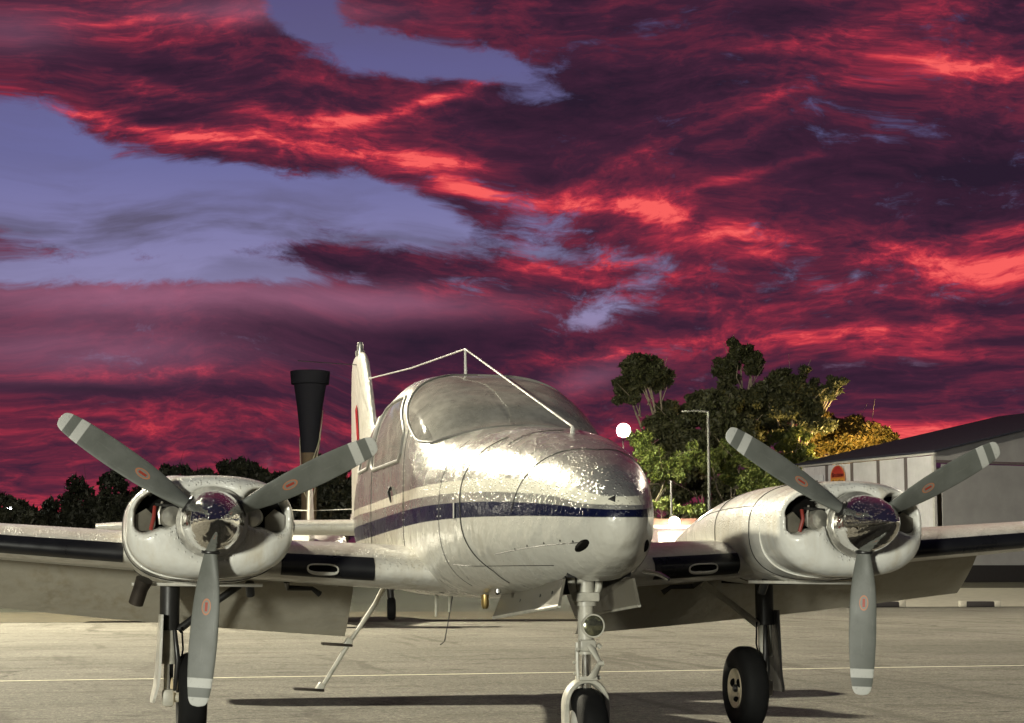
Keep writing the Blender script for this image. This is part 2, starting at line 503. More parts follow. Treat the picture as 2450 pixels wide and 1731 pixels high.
def glass_mat(name, tint=(0.88, 0.88, 0.85), refl=0.02):
    m, t, b, out = material(name)
    tr = t.n('ShaderNodeBsdfTransparent')
    tr.inputs[0].default_value = (*tint, 1)
    gl = t.n('ShaderNodeBsdfGlossy')
    gl.inputs['Roughness'].default_value = 0.05
    fr = t.n('ShaderNodeFresnel')
    fr.inputs[0].default_value = 1.5
    tc = t.n('ShaderNodeTexCoord')
    bn = t.n('ShaderNodeBump')
    bn.inputs['Strength'].default_value = 0.25
    bn.inputs['Distance'].default_value = 0.01
    t.l(t.noise(tc.outputs['Object'], 5, 3, 0.5), bn.inputs['Height'])
    t.l(bn.outputs[0], gl.inputs['Normal'])
    f = t.m('ADD', t.m('MULTIPLY', fr.outputs[0], 0.8), refl, clamp=True)
    # mottled pale film: a hazy veil put into the perspex colour
    df = t.n('ShaderNodeBsdfDiffuse')
    df.inputs[0].default_value = (0.66, 0.63, 0.56, 1)
    dn = t.mr(t.noise(tc.outputs['Object'], 6, 7, 0.7), 0.35, 0.75, 0.28, 0.62)
    m1 = t.n('ShaderNodeMixShader')
    t.l(dn, m1.inputs[0]); t.l(tr.outputs[0], m1.inputs[1]); t.l(df.outputs[0], m1.inputs[2])
    m2 = t.n('ShaderNodeMixShader')
    t.l(f, m2.inputs[0]); t.l(m1.outputs[0], m2.inputs[1]); t.l(gl.outputs[0], m2.inputs[2])
    t.l(m2.outputs[0], out.inputs[0])
    return m


def emit_mat(name, col, strength):
    m = bpy.data.materials.new(name)
    m.use_nodes = True
    t = NT(m.node_tree)
    out = t.n('ShaderNodeOutputMaterial')
    e = t.n('ShaderNodeEmission')
    e.inputs[0].default_value = (*col, 1)
    e.inputs[1].default_value = strength
    t.l(e.outputs[0], out.inputs[0])
    m.cycles.emission_sampling = 'NONE'
    MATS[name] = m
    return m


M_fus = fuselage_paint()
M_white = paint('white_paint', (0.66, 0.64, 0.58), 0.33)
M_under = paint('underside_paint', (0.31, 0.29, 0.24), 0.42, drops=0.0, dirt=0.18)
M_cowl = paint('cowl_paint', (0.80, 0.79, 0.73), 0.33, dirt=0.15, coat=0.8)
M_fin = paint('fin_paint', (0.68, 0.66, 0.58), 0.35, dirt=0.35)
M_boot = simple('black_rubber_boot', (0.012, 0.012, 0.014), 0.32, var=0.3, spec=0.5)
M_rub = simple('tyre_rubber', (0.009, 0.009, 0.009), 0.75, var=0.3, bump=0.2, spec=0.18)
M_black = simple('flat_black', (0.006, 0.0055, 0.005), 0.8, spec=0.05)  # also puts the shade inside ducts, inlets, bays and rim holes into colour
M_dark = simple('dark_painted_metal', (0.028, 0.027, 0.026), 0.4, metal=0.3)
M_steel = simple('strut_steel', (0.55, 0.53, 0.47), 0.35, metal=0.75, var=0.2, vscale=20)
M_gear = simple('gear_grey_paint', (0.50, 0.48, 0.41), 0.42, var=0.22, vscale=14)
M_gearD = simple('gear_door_paint', (0.13, 0.12, 0.095), 0.45, var=0.3, vscale=9)
M_chrome = chrome_mat()
M_chr2 = simple('bright_chrome', (0.82, 0.82, 0.80), 0.08, metal=1.0, var=0.02)
M_blade = blade_paint()
M_seam = simple('dark_seam_sealant', (0.03, 0.027, 0.023), 0.6)
M_gask = simple('window_gasket', (0.20, 0.19, 0.17), 0.5)
M_glass = glass_mat('perspex')
M_shade = simple('cabin_sunshade', (0.82, 0.77, 0.66), 0.5, metal=0.0, var=0.35, vscale=3.0, bump=0.5, bscale=7)
M_print = simple('dark_print', (0.05, 0.045, 0.04), 0.6)
M_int = simple('cabin_lining', (0.12, 0.11, 0.10), 0.8)
M_rim = simple('wheel_rim_paint', (0.66, 0.57, 0.41), 0.4, metal=0.3, var=0.2, vscale=20)
M_redhose = simple('red_hose', (0.25, 0.03, 0.02), 0.5)
M_red = simple('red_lens', (0.45, 0.03, 0.03), 0.2)
M_lens = simple('lamp_reflector', (0.32, 0.32, 0.22), 0.18, metal=0.85, var=0.3, vscale=40)
M_brass = simple('brass_drain', (0.5, 0.36, 0.14), 0.3, metal=0.9)
M_exh = simple('exhaust_steel', (0.05, 0.04, 0.032), 0.55, metal=0.6, var=0.4)

# ------------------------------------------------------------------ mesh helpers


def link(name, me, parent=None):
    o = bpy.data.objects.new(name, me)
    COL.objects.link(o)
    if parent is not None: o.parent = parent
    return o


def mk(name, V, F, mat, parent=None, smooth=True, auto=None):
    me = bpy.data.meshes.new(name)
    me.from_pydata([tuple(map(float, v)) for v in V], [], [tuple(int(i) for i in f) for f in F])
    me.validate()
    for m in (mat if isinstance(mat, (list, tuple)) else [mat]): me.materials.append(m)
    bm = bmesh.new(); bm.from_mesh(me)
    bmesh.ops.recalc_face_normals(bm, faces=bm.faces)
    if smooth:
        for f in bm.faces: f.smooth = True
        if auto:
            for e in bm.edges:
                if len(e.link_faces) == 2 and e.calc_face_angle(0) > math.radians(auto): e.smooth = False
    bm.to_mesh(me); bm.free()
    return link(name, me, parent)


def tag(o, label=None, cat=None, group=None, kind=None):
    if label: o['label'] = label
    if cat: o['category'] = cat
    if group: o['group'] = group
    if kind: o['kind'] = kind
    return o


def empty(name, loc, label, cat, group=None, rz=0.0):
    o = link(name, None)
    o.location = tuple(map(float, loc))
    o.rotation_euler = (0, 0, rz)
    o.empty_display_size = 0.3
    return tag(o, label, cat, group)


class MB:
    """collects simple shapes into one mesh"""
    def __init__(self): self.V = []; self.F = []

    def add(self, V, F):
        k = len(self.V)
        self.V += [tuple(map(float, v)) for v in V]
        self.F += [tuple(i + k for i in f) for f in F]
        return self

    def box(self, c, s, R=None, bev=0.0):
        c = np.array(c, float); h = np.array(s, float) / 2
        if bev > 0:
            bm = bmesh.new()
            bmesh.ops.create_cube(bm, size=1.0)
            for v in bm.verts: v.co = Vector((v.co.x * s[0], v.co.y * s[1], v.co.z * s[2]))
            bmesh.ops.bevel(bm, geom=list(bm.edges), offset=bev, segments=2, affect='EDGES', profile=0.5)
            V = np.array([v.co[:] for v in bm.verts]); F = [[v.index for v in f.verts] for f in bm.faces]
            bm.free()
        else:
            V = np.array([[i, j, k] for i in (-1, 1) for j in (-1, 1) for k in (-1, 1)], float) * h
            F = [(0, 1, 3, 2), (4, 6, 7, 5), (0, 4, 5, 1), (2, 3, 7, 6), (0, 2, 6, 4), (1, 5, 7, 3)]
        if R is not None: V = V @ np.array(R).T
        return self.add(V + c, F)

    def tube(self, path, r, n=12, cap=True, flat=None):
        P = np.array(path, float); N = len(P)
        r = np.full(N, r) if np.isscalar(r) else np.array(r, float)
        T = np.gradient(P, axis=0); T /= np.linalg.norm(T, axis=1)[:, None] + 1e-12
        ref = np.array([0, 0, 1.0]) if abs(T[0][2]) < 0.9 else np.array([1.0, 0, 0])
        V = []
        a = np.cross(T[0], ref); a /= np.linalg.norm(a)
        for i in range(N):
            a = a - T[i] * (a @ T[i]); a /= np.linalg.norm(a) + 1e-12
            b = np.cross(T[i], a)
            for k in range(n):
                th = 2 * PI * k / n
                V.append(P[i] + r[i] * (math.cos(th) * a + math.sin(th) * b * (flat or 1.0)))
        F = [(i * n + k, i * n + (k + 1) % n, (i + 1) * n + (k + 1) % n, (i + 1) * n + k) for i in range(N - 1) for k in range(n)]
        if cap: F += [tuple(range(n))[::-1], tuple((N - 1) * n + k for k in range(n))]
        return self.add(V, F)

    def loft(self, secs, cap0=True, cap1=True, closed=True):
        S_ = np.array(secs, float); N, n = S_.shape[:2]
        V = S_.reshape(-1, 3)
        kk = n if closed else n - 1
        F = [(i * n + k, i * n + (k + 1) % n, (i + 1) * n + (k + 1) % n, (i + 1) * n + k) for i in range(N - 1) for k in range(kk)]
        if closed and cap0: F.append(tuple(range(n))[::-1])
        if closed and cap1: F.append(tuple((N - 1) * n + k for k in range(n)))
        return self.add(V, F)

    def lathe(self, prof, c, axis=(0, 0, 1), n=32):
        """prof: (radius, distance along the axis)"""
        ax = np.array(axis, float); ax /= np.linalg.norm(ax)
        ref = np.array([0, 0, 1.0]) if abs(ax[2]) < 0.9 else np.array([1.0, 0, 0])
        a = np.cross(ax, ref); a /= np.linalg.norm(a); b = np.cross(ax, a)
        secs = [[np.array(c) + ax * h + max(r, 1e-4) * (math.cos(2 * PI * k / n) * a + math.sin(2 * PI * k / n) * b) for k in range(n)] for r, h in prof]
        return self.loft(secs)

    def build(self, name, mat, parent=None, smooth=True, auto=40):
        return mk(name, self.V, self.F, mat, parent, smooth, auto)


def pchip(x, y, q):
    x = np.array(x, float); y = np.array(y, float); q = np.atleast_1d(np.array(q, float))
    h = np.diff(x); d = np.diff(y) / h
    m = np.zeros_like(y); m[0] = d[0]; m[-1] = d[-1]
    for i in range(1, len(x) - 1):
        if d[i - 1] * d[i] > 0:
            w_1 = 2 * h[i] + h[i - 1]; w_2 = h[i] + 2 * h[i - 1]
            m[i] = (w_1 + w_2) / (w_1 / d[i - 1] + w_2 / d[i])
    i = np.clip(np.searchsorted(x, q) - 1, 0, len(x) - 2)
    s = np.clip((q - x[i]) / h[i], 0, 1)
    return (2 * s**3 - 3 * s**2 + 1) * y[i] + (s**3 - 2 * s**2 + s) * h[i] * m[i] + (-2 * s**3 + 3 * s**2) * y[i + 1] + (s**3 - s**2) * h[i] * m[i + 1]


def rotx(a): c, s = math.cos(a), math.sin(a); return np.array([[1, 0, 0], [0, c, -s], [0, s, c]])
def roty(a): c, s = math.cos(a), math.sin(a); return np.array([[c, 0, s], [0, 1, 0], [-s, 0, c]])
def rotz(a): c, s = math.cos(a), math.sin(a); return np.array([[c, -s, 0], [s, c, 0], [0, 0, 1]])


# ------------------------------------------------------------------ the setting: ground
def sheet(name, pts, z, mat, n=1):
    return mk(name, [(p[0], p[1], z) for p in pts], [tuple(range(len(pts)))], mat, smooth=False)


M_apron = asphalt_mat()
M_field = simple('dark_field', (0.030, 0.032, 0.020), 0.9, var=0.4, vscale=0.4)
M_line = simple('line_paint', (0.80, 0.76, 0.58), 0.7, var=0.25, vscale=8)
M_dry = simple('dry_grass_soil', (0.055, 0.047, 0.027), 0.95, var=0.4, vscale=1.5, bump=0.8, bscale=30)
M_conc = simple('pale_concrete', (0.42, 0.39, 0.32), 0.85, var=0.2, vscale=3)
M_kerb = simple('kerb_concrete', (0.36, 0.34, 0.29), 0.85, var=0.25, vscale=4)
M_brown = simple('brown_fascia', (0.16, 0.075, 0.055), 0.6)

gv, gf = [], []
gd = [-700, -50, 40, 58, 66, 74, 82, 90, 98, 140, 300, 2500]
for d_ in gd:
    for la in (-1500, 1500):
        p = site(la, d_); gv.append((p[0], p[1], land(d_) - 0.012))
for k in range(len(gd) - 1): gf.append((2 * k, 2 * k + 1, 2 * k + 3, 2 * k + 2))
g = mk('ground', gv, gf, M_field, smooth=False)
tag(g, kind='structure')


def strip(name, rows, lift, mat):
    """a sheet laid over the rising ground: rows of (depth, left, right)"""
    V, F = [], []
    for d_, l_, r_ in rows:
        for la in (l_, r_):
            p = site(la, d_); V.append((p[0], p[1], land(d_) + lift))
    for k in range(len(rows) - 1): F.append((2 * k, 2 * k + 1, 2 * k + 3, 2 * k + 2))
    return tag(mk(name, V, F, mat, smooth=False), kind='structure')


strip('apron', [(-45, -70, 70), (41.0, -70, 70)], 0.0, M_apron)
strip('apron_far_part', [(41.0, 2.6, 80), (56.0, 3.6, 80)], 0.0, M_apron)
ln = MB()
ln.box((2.5, 9.38, 0.0042), (70, 0.085, 0.0004), rotz(math.radians(1.1)))
tag(ln.build('painted_line', M_line, smooth=False), kind='structure')
strip('path', [(57.0, 4, 80), (58, 4, 80), (72, 5, 80), (84, 6, 80)], 0.004, M_conc)
strip('verge', [(41.4, -80, 2.4), (52, -80, 3.0)], -0.004, M_dry)
strip('hangar_verge', [(84.4, 6, 80), (98, 6, 80), (99.5, 6, 80)], -0.004, M_dry)
# ground marks: darker old patch repairs on the apron

# ------------------------------------------------------------------ the parked twin
PLANE = empty('twin_engine_airplane', (0, 0, 0), 'large white and silver twin-engine propeller airplane with navy stripe parked in the foreground', 'airplane')
HX, HZ = 1.8486, 1.328

FY = [-1.475, -1.46, -1.42, -1.34, -1.20, -1.0, -0.7, -0.3, 0.0, 0.4, 0.67, 1.0, 1.3, 1.6, 2.0, 2.5, 3.0, 3.5, 4.5, 5.5, 6.5, 7.9]
FZT = [1.335, 1.375, 1.430, 1.500, 1.580, 1.655, 1.738, 1.815, 1.855, 1.892, 1.918, 2.078, 2.192, 2.278, 2.352, 2.385, 2.368, 2.28, 2.06, 1.86, 1.74, 1.66]
FW = [0.006, .055, .105, .158, .218, .285, .370, .460, .520, .570, .595, .615, .62, .62, .62, .62, .62, .60, .48, .33, .20, .05]
FZB = [1.295, 1.23, 1.175, 1.115, 1.06, 1.015, .975, .945, .935, .92, .91, .905, .90, .90, .90, .90, .91, .94, 1.06, 1.18, 1.30, 1.44]
FZM = [1.315, 1.31, 1.31, 1.31, 1.315, 1.325, 1.34, 1.36, 1.37, 1.40, 1.42, 1.46, 1.48, 1.49, 1.50, 1.50, 1.50, 1.48, 1.46, 1.48, 1.50, 1.54]
FNT = [2.0, 2.0, 2.05, 2.1, 2.2, 2.3, 2.4, 2.45, 2.5, 2.55, 2.7, 3.3, 3.7, 3.9, 3.7, 3.1, 2.8, 2.5, 2.2, 2, 2, 2]
FNB = [2.0, 2.0, 2.0, 2.1, 2.2, 2.3, 2.4, 2.5, 2.6, 2.8, 3.0, 3.2, 3.4, 3.4, 3.4, 3.4, 3.4, 3.0, 2.4, 2.1, 2, 2]


def fprm(y):
    return [float(pchip(FY, a, y)[0]) for a in (FZT, FW, FZB, FZM, FNT, FNB)]


def fpos(y, ph, prm=None, grow=0.0):
    zt, w, zb, zm, nt, nb = prm or fprm(y)
    c, s = math.cos(ph), math.sin(ph)
    n = nt if s >= 0 else nb
    hx = (w + grow) * math.copysign(abs(c) ** (2 / n), c)
    hz = ((zt - zm) if s >= 0 else (zm - zb)) + grow
    return (hx, y, zm + hz * math.copysign(abs(s) ** (2 / n), s))


def fz_top(x, y):
    zt, w, zb, zm, nt, nb = fprm(y)
    u = min(1.0, abs(x) / w)
    return zm + (zt - zm) * (1 - u ** nt) ** (1 / nt)


def fx_at(y, z):
    zt, w, zb, zm, nt, nb = fprm(y)
    if z >= zm:
        return w * max(0.0, 1 - min(1, (z - zm) / (zt - zm)) ** nt) ** (1 / nt)
    return w * max(0.0, 1 - min(1, (zm - z) / (zm - zb)) ** nb) ** (1 / nb)


def ws_rear(z): return float(pchip([1.78, 1.82, 1.838, 1.90, 1.99, 2.088, 2.172, 2.241, 2.293, 2.32, 2.34, 2.352, 2.45], [.66, .80, .97, 1.16, 1.367, 1.528, 1.632, 1.717, 1.79, 1.85, 1.93, 2.0, 2.5], z)[0])
def ws_low(x): return 1.912 - 0.092 * (abs(x) / 0.53) ** 2


def in_ws(x, y, z): return y > 0.55 and z > ws_low(x) and y < ws_rear(z)


def rbox(u, v, cu, cv, hu, hv, r):
    a = abs(u - cu) - hu + r; b = abs(v - cv) - hv + r
    return math.hypot(max(a, 0), max(b, 0)) + min(max(a, b), 0) - r


def in_sw(y, z):
    if z > 1.70 and rbox(y, z, 2.02, 1.965, 0.64, 0.215, 0.10) < 0 and y > ws_rear(z) + 0.13: return 1
    if rbox(y, z, 3.16, 1.955, 0.40, 0.18, 0.12) < 0: return 2
    return 0


ys = np.concatenate([-1.475 + 0.12 * np.linspace(0, 1, 14) ** 2, np.arange(-1.34, 3.70, 0.0125), np.arange(3.75, 7.91, 0.08)])
NA = 256
phs = [2 * PI * k / NA for k in range(NA)]
FV = []
for y in ys:
    prm = fprm(y)
    FV += [fpos(y, p, prm) for p in phs]
FVa = np.array(FV)
faces = {'skin': [], 'ws': [], 'L1': [], 'R1': [], 'L2': [], 'R2': []}
BAY = []
for i in range(len(ys) - 1):
    for k in range(NA):
        f = (i * NA + k, i * NA + (k + 1) % NA, (i + 1) * NA + (k + 1) % NA, (i + 1) * NA + k)
        c = FVa[list(f)].mean(axis=0)
        if c[1] > 0.5 and c[1] < 3.7 and c[2] > 1.7:
            if in_ws(*c): faces['ws'].append(f); continue
            q = in_sw(c[1], c[2])
            if q and abs(c[0]) > 0.2:
                faces[('L' if c[0] < 0 else 'R') + str(q)].append(f); continue
        if -0.98 < c[1] < 0.25 and abs(c[0]) < 0.16 and c[2] < 1.1:      # open nose wheel bay
            continue
        faces['skin'].append(f)


def submesh(name, fl, mat, parent, extra=None):
    idx = sorted({i for f in fl for i in f}); mp = {i: j for j, i in enumerate(idx)}
    return mk(name, FVa[idx], [tuple(mp[i] for i in f) for f in fl], mat, parent)


FUS = submesh('fuselage', faces['skin'] + [tuple(range(NA))[::-1]], M_fus, PLANE)
WS = submesh('windshield', faces['ws'], M_glass, PLANE)
for k in ('L1', 'R1', 'L2', 'R2'): submesh('side_window', faces[k], M_glass, PLANE)
# nose wheel bay lining
bay = MB()
bys = np.linspace(-0.985, 0.255, 12)
for sx in (-1, 1):
    bay.loft([[(sx * 0.160, y, fprm(y)[3] - (fprm(y)[3] - fprm(y)[2]) * (1 - (0.16 / fprm(y)[1]) ** fprm(y)[5]) ** (1 / fprm(y)[5]) + 0.004), (sx * 0.160, y, 1.19), (sx * 0.170, y, 1.19), (sx * 0.170, y, fprm(y)[3] - (fprm(y)[3] - fprm(y)[2]) * (1 - (0.17 / fprm(y)[1]) ** fprm(y)[5]) ** (1 / fprm(y)[5]) + 0.004)] for y in bys])
bay.box((0, -0.365, 1.19), (0.34, 1.26, 0.012)).box((0, -0.985, 1.11), (0.33, 0.012, 0.16)).box((0, 0.262, 1.06), (0.33, 0.012, 0.24))
bay.build('wheel_bay', M_dark, FUS, smooth=False)

# windscreen gasket and posts
pts = []
for x in np.linspace(-0.535, 0.535, 61):
    zt_ = ws_low(x)
    y_ = min(np.arange(0.5, 1.05, 0.004), key=lambda v: abs(fz_top(x, v) - zt_))
    pts.append((x, y_ - 0.004, fz_top(x, y_) + 0.002))
MB().tube(pts, 0.008, 8).build('lower_gasket', M_gask, WS)
for s in (-1, 1):
    pp = []
    for z in np.linspace(1.822, 2.353, 60):
        y_ = ws_rear(z); pp.append((s * (fx_at(y_, z) + 0.001), y_, z + 0.001))
    MB().tube(pp, 0.009, 8).build('rear_gasket', M_gask, WS)


for sx in (-1, 1):
    for k, (cy, cz) in ((1, (2.10, 1.92)), (2, (3.16, 1.955))):
        q = []
        for a in np.linspace(0, 2 * PI, 73):
            r_ = 0.03
            while in_sw(cy + r_ * math.cos(a), cz + r_ * math.sin(a)) == k: r_ += 0.004
            yy, zz = cy + r_ * math.cos(a), cz + r_ * math.sin(a)
            q.append((sx * (fx_at(yy, zz) + 0.001), yy, zz))
        MB().tube(q, 0.013, 8, cap=False).build('window_frame', M_gask, FUS)


def seam(yf, ph0, ph1, r=0.0035, n=60, name='panel_seam', mat=None, parent=None):
    q = []
    for u in np.linspace(0, 1, n):
        ph = ph0 + (ph1 - ph0) * u
        y0 = yf(u)
        q.append(fpos(y0, ph, None, 0.0005))
    return MB().tube(q, r, 6).build(name, mat or M_seam, parent or FUS)


D = math.radians
seam(lambda u: -0.16 + 0.20 * math.sin(PI * min(1, u * 1.15)) - 0.10 * u, D(120), D(236), 0.0042)
seam(lambda u: -0.16 + 0.20 * math.sin(PI * min(1, u * 1.15)) - 0.10 * u, D(60), D(-56), 0.0042)
seam(lambda u: -0.95 + 0.28 * u, D(90), D(178), 0.0028)
seam(lambda u: -0.95 + 0.28 * u, D(90), D(2), 0.0028)
seam(lambda u: -0.28 - 0.02 * u, D(90), D(128), 0.003)
seam(lambda u: 0.36, D(128), D(236), 0.002)
seam(lambda u: 1.27, D(150), D(246), 0.003)
seam(lambda u: 2.62, D(150), D(236), 0.003)


def lseam(pts_, r=0.003):
    """a lengthwise lap joint: (y, z) on the starboard side"""
    yy = np.linspace(pts_[0][0], pts_[-1][0], 50)
    zz = pchip([a for a, b in pts_], [b for a, b in pts_], yy)
    MB().tube([(-fx_at(a, b) - 0.0006, a, b) for a, b in zip(yy, zz)], r, 6).build('lap_joint', M_seam, FUS)


lseam([(-1.30, 1.20), (-0.9, 1.185), (-0.4, 1.15)], 0.0022)
lseam([(-0.95, 1.09), (-0.1, 1.09), (0.3, 1.10)], 0.002)
# rivets and fasteners along the lower nose
for (a, b) in [(-1.22, 1.205), (-1.12, 1.21), (-0.97, 1.20), (-0.8, 1.19), (-0.66, 1.175)]:
    MB().lathe([(0.006, -0.004), (0.006, 0.001), (0.003, 0.002)], (-fx_at(a, b), a, b), (-1, -0.5, -0.2), 8).build('fastener', M_dark, FUS)
rv = MB()
for yy, z0, z1 in ((1.235, 1.0, 1.72), (1.30, 1.0, 1.72), (0.33, 1.12, 1.72), (0.39, 1.12, 1.72)):
    for z in np.arange(z0, z1, 0.042):
        x = -fx_at(yy, z)
        rv.lathe([(0.0055, -0.002), (0.0045, 0.002), (0.001, 0.0032)], (x, yy, z), (-1, 0, 0.1), 6)
o = rv.build('rivet_rows', M_white, FUS); o['kind'] = 'stuff'
# door latch, stripe gap plate, nose inlet, scuff panel
MB().tube([(-0.625, 1.75, 1.60), (-0.637, 1.74, 1.565), (-0.632, 1.68, 1.50)], [0.008, 0.012, 0.005], 8).build('door_handle', M_dark, FUS)
MB().box((-fx_at(0.09, 1.395) - 0.001, 0.09, 1.395), (0.006, 0.05, 0.085), rotz(D(-8))).build('latch_plate', M_white, FUS, smooth=False)
for s in (-1, 1):
    sl = []
    for u in np.linspace(0, 1, 9):
        yy = -1.335 + 0.15 * u; zz = 1.215 - 0.055 * u
        sl.append((s * (fx_at(yy, zz) - 0.017), yy, zz))
    MB().tube(sl, [0.006, 0.018, 0.024, 0.027, 0.027, 0.025, 0.022, 0.016, 0.005], 14).build('nose_air_inlet', M_black, FUS)
# dark gore tip of the upper nose colour
MB().lathe([(0.0, 0.003), (0.022, 0.001), (0.024, -0.01)], (-0.05, -1.433, 1.405), (-0.3, -1, 0.5), 3).build('nose_trim_tip', M_dark, FUS, smooth=False)
# pitot tube on the far side of the nose
MB().tube([(0.20, -1.10, 1.06), (0.255, -1.18, 1.045), (0.285, -1.24, 1.02)], [0.012, 0.012, 0.009], 10).build('pitot_tube', M_chr2, FUS)
MB().lathe([(0.0, -0.02), (0.018, -0.012), (0.018, 0.008), (0.008, 0.018), (0, 0.02)], (-0.33, -0.12, 0.955), (0, 0, -1), 14).build('drain_valve', M_chr2, FUS)
MB().lathe([(0.022, -0.03), (0.022, 0.03), (0.014, 0.05), (0.0, 0.05)], (-0.27, 0.50, 0.90), (0, 0, -1), 14).build('brass_drain', M_brass, FUS)
for (x, y, l, rr) in ((-0.25, 2.15, .13, .012), (-0.18, 2.05, .10, .009), (0.22, 1.9, .1, .009)):
    MB().tube([(x, y, 0.92), (x, y + 0.03, 0.90 - l)], [rr, rr * 0.6], 8).build('belly_drain', M_gear, FUS)
MB().tube([(0.0, 2.9, 0.90), (-0.02, 2.95, 0.72), (-0.05, 2.93, 0.58), (-0.09, 2.86, 0.56)], 0.004, 6).build('belly_whip_antenna', M_dark, FUS)

# cabin: floor, dash, seats, sunshade behind the windscreen
MB().box((0, 1.9, 1.30), (1.10, 2.6, 0.02)).build('cabin_floor', M_int, FUS, smooth=False)
MB().box((0, 1.06, 1.76), (0.96, 0.36, 0.12), rotx(D(6)), 0.03).build('glare_shield', M_int, FUS)
for s in (-1, 1):
    st = MB()
    st.box((s * 0.29, 1.78, 1.45), (0.46, 0.5, 0.16), None, 0.04).box((s * 0.29, 2.06, 1.80), (0.44, 0.13, 0.62), rotx(D(-10)), 0.05).box((s * 0.29, 2.12, 2.13), (0.26, 0.1, 0.14), rotx(D(-10)), 0.03)
    st.build('pilot_seat', M_int, FUS)
# folded sunshade, one panel each side of the centre post
SH = None
for s in (-1, 1):
    V, F = [], []
    nu, nv = 26, 18
    for i in range(nu):
        for j in range(nv):
            x = s * (0.015 + 0.47 * i / (nu - 1)); v = j / (nv - 1)
            y = 0.84 + 1.02 * v + 0.03 * math.sin(9 * x + 3 * v) * v
            zt_ = fz_top(x * 1.06, y) - 0.055 - 0.02 * math.sin(5 * v + 4 * x)
            V.append((x, y + 0.08, zt_ - 0.01))
    F = [(i * nv + j, i * nv + j + 1, (i + 1) * nv + j + 1, (i + 1) * nv + j) for i in range(nu - 1) for j in range(nv - 1)]
    o = mk('sunshade', V, F, M_shade if s < 0 else MATS['cabin_lining'] if False else M_shade, PLANE)
    if s < 0: SH = o


def on_shade(x, y):
    v = (y - 0.84 - 0.08) / 1.02
    yy = y - 0.08
    return (x, y, fz_top(x * 1.06, yy) - 0.065 - 0.02 * math.sin(5 * v + 4 * x) + 0.006)


def decal(name, quads):
    b_ = MB()
    for q in quads:
        k = len(b_.V); b_.add([on_shade(*p) for p in q], [tuple(range(len(q)))])
    return b_.build(name, M_print, SH, smooth=False)


decal('diamond_mark', [[(-0.300, 1.47), (-0.275, 1.52), (-0.250, 1.47), (-0.275, 1.42)]])
decal('printed_notice', [[(-0.19, 1.50), (-0.06, 1.50), (-0.06, 1.53), (-0.19, 1.53)], [(-0.18, 1.45), (-0.10, 1.45), (-0.10, 1.463), (-0.18, 1.463)],
                         [(-0.15, 1.66), (0.0 - .02, 1.66), (0.0 - .02, 1.68), (-0.15, 1.68)], [(-0.06, 1.50), (-0.02, 1.60), (-0.03, 1.60), (-0.07, 1.50)]])
for (x, y) in ((0.20, 1.55), (0.12, 1.3)):
    yy = y - 0.08
    MB().lathe([(0.028, 0.0), (0.034, 0.006), (0.028, 0.010), (0.022, 0.004)], (x, y, fz_top(x * 1.06, yy) - 0.06), (0, -0.7, 0.7), 18).build('suction_cup', M_print, PLANE)

# antenna mast and wires
MB().tube([(0, 2.43, 2.39), (0, 2.45, 2.587)], [0.011, 0.007], 10).build('antenna_mast', M_white, PLANE)
MB().tube([(0, 2.45, 2.582), (0.02, -0.40, 1.83)], 0.0065, 8).build('antenna_wire', M_white, PLANE)
MB().tube([(0, 2.45, 2.582), (0, 4.7, 2.69), (0, 6.98, 2.84)], 0.0065, 8).build('antenna_wire', M_white, PLANE)
MB().lathe([(0.014, -0.01), (0.012, 0.03), (0.006, 0.04)], (0.02, -0.40, 1.79), (0, 0, 1), 10).build('antenna_foot', M_white, PLANE)


# ---- wings
def airfoil(c, th, upto=1.0, n=26, cam_=0.02):
    xs = upto * (1 - np.cos(np.linspace(0, PI, n))) / 2
    yt = 5 * th * (0.2969 * np.sqrt(xs) - 0.1260 * xs - 0.3516 * xs**2 + 0.2843 * xs**3 - 0.1036 * xs**4)
    yc = cam_ * (1 - (2 * xs - 0.8) ** 2) * (xs < 0.9) + 0.0
    yc = cam_ * 4 * xs * (1 - xs)
    up_ = [(x * c, (a + b) * c) for x, a, b in zip(xs, yc, yt)]
    lo_ = [(x * c, (a - b) * c) for x, a, b in zip(xs, yc, yt)]
    return up_[::-1] + lo_[1:]


WX = [0.35, 0.84, 1.4, 2.3, 3.6, 5.25]
WLE = [0.83, 0.85, 0.86, 0.88, 0.96, 1.09]
WCH = [1.84, 1.80, 1.76, 1.70, 1.50, 1.20]
WZ = [1.045, 1.072, 1.105, 1.170, 1.268, 1.39]
WTH = [.150, .148, .142, .132, .125, .115]


def wprm(x): return [float(pchip(WX, a, x)[0]) for a in (WLE, WCH, WZ, WTH)]


def wing_sec(x, s, upto, grow=0.0, rng=None):
    le, c, z, th = wprm(x)
    pr = airfoil(c, th, upto)
    return [(s * x, le + a, z + b) for a, b in pr]


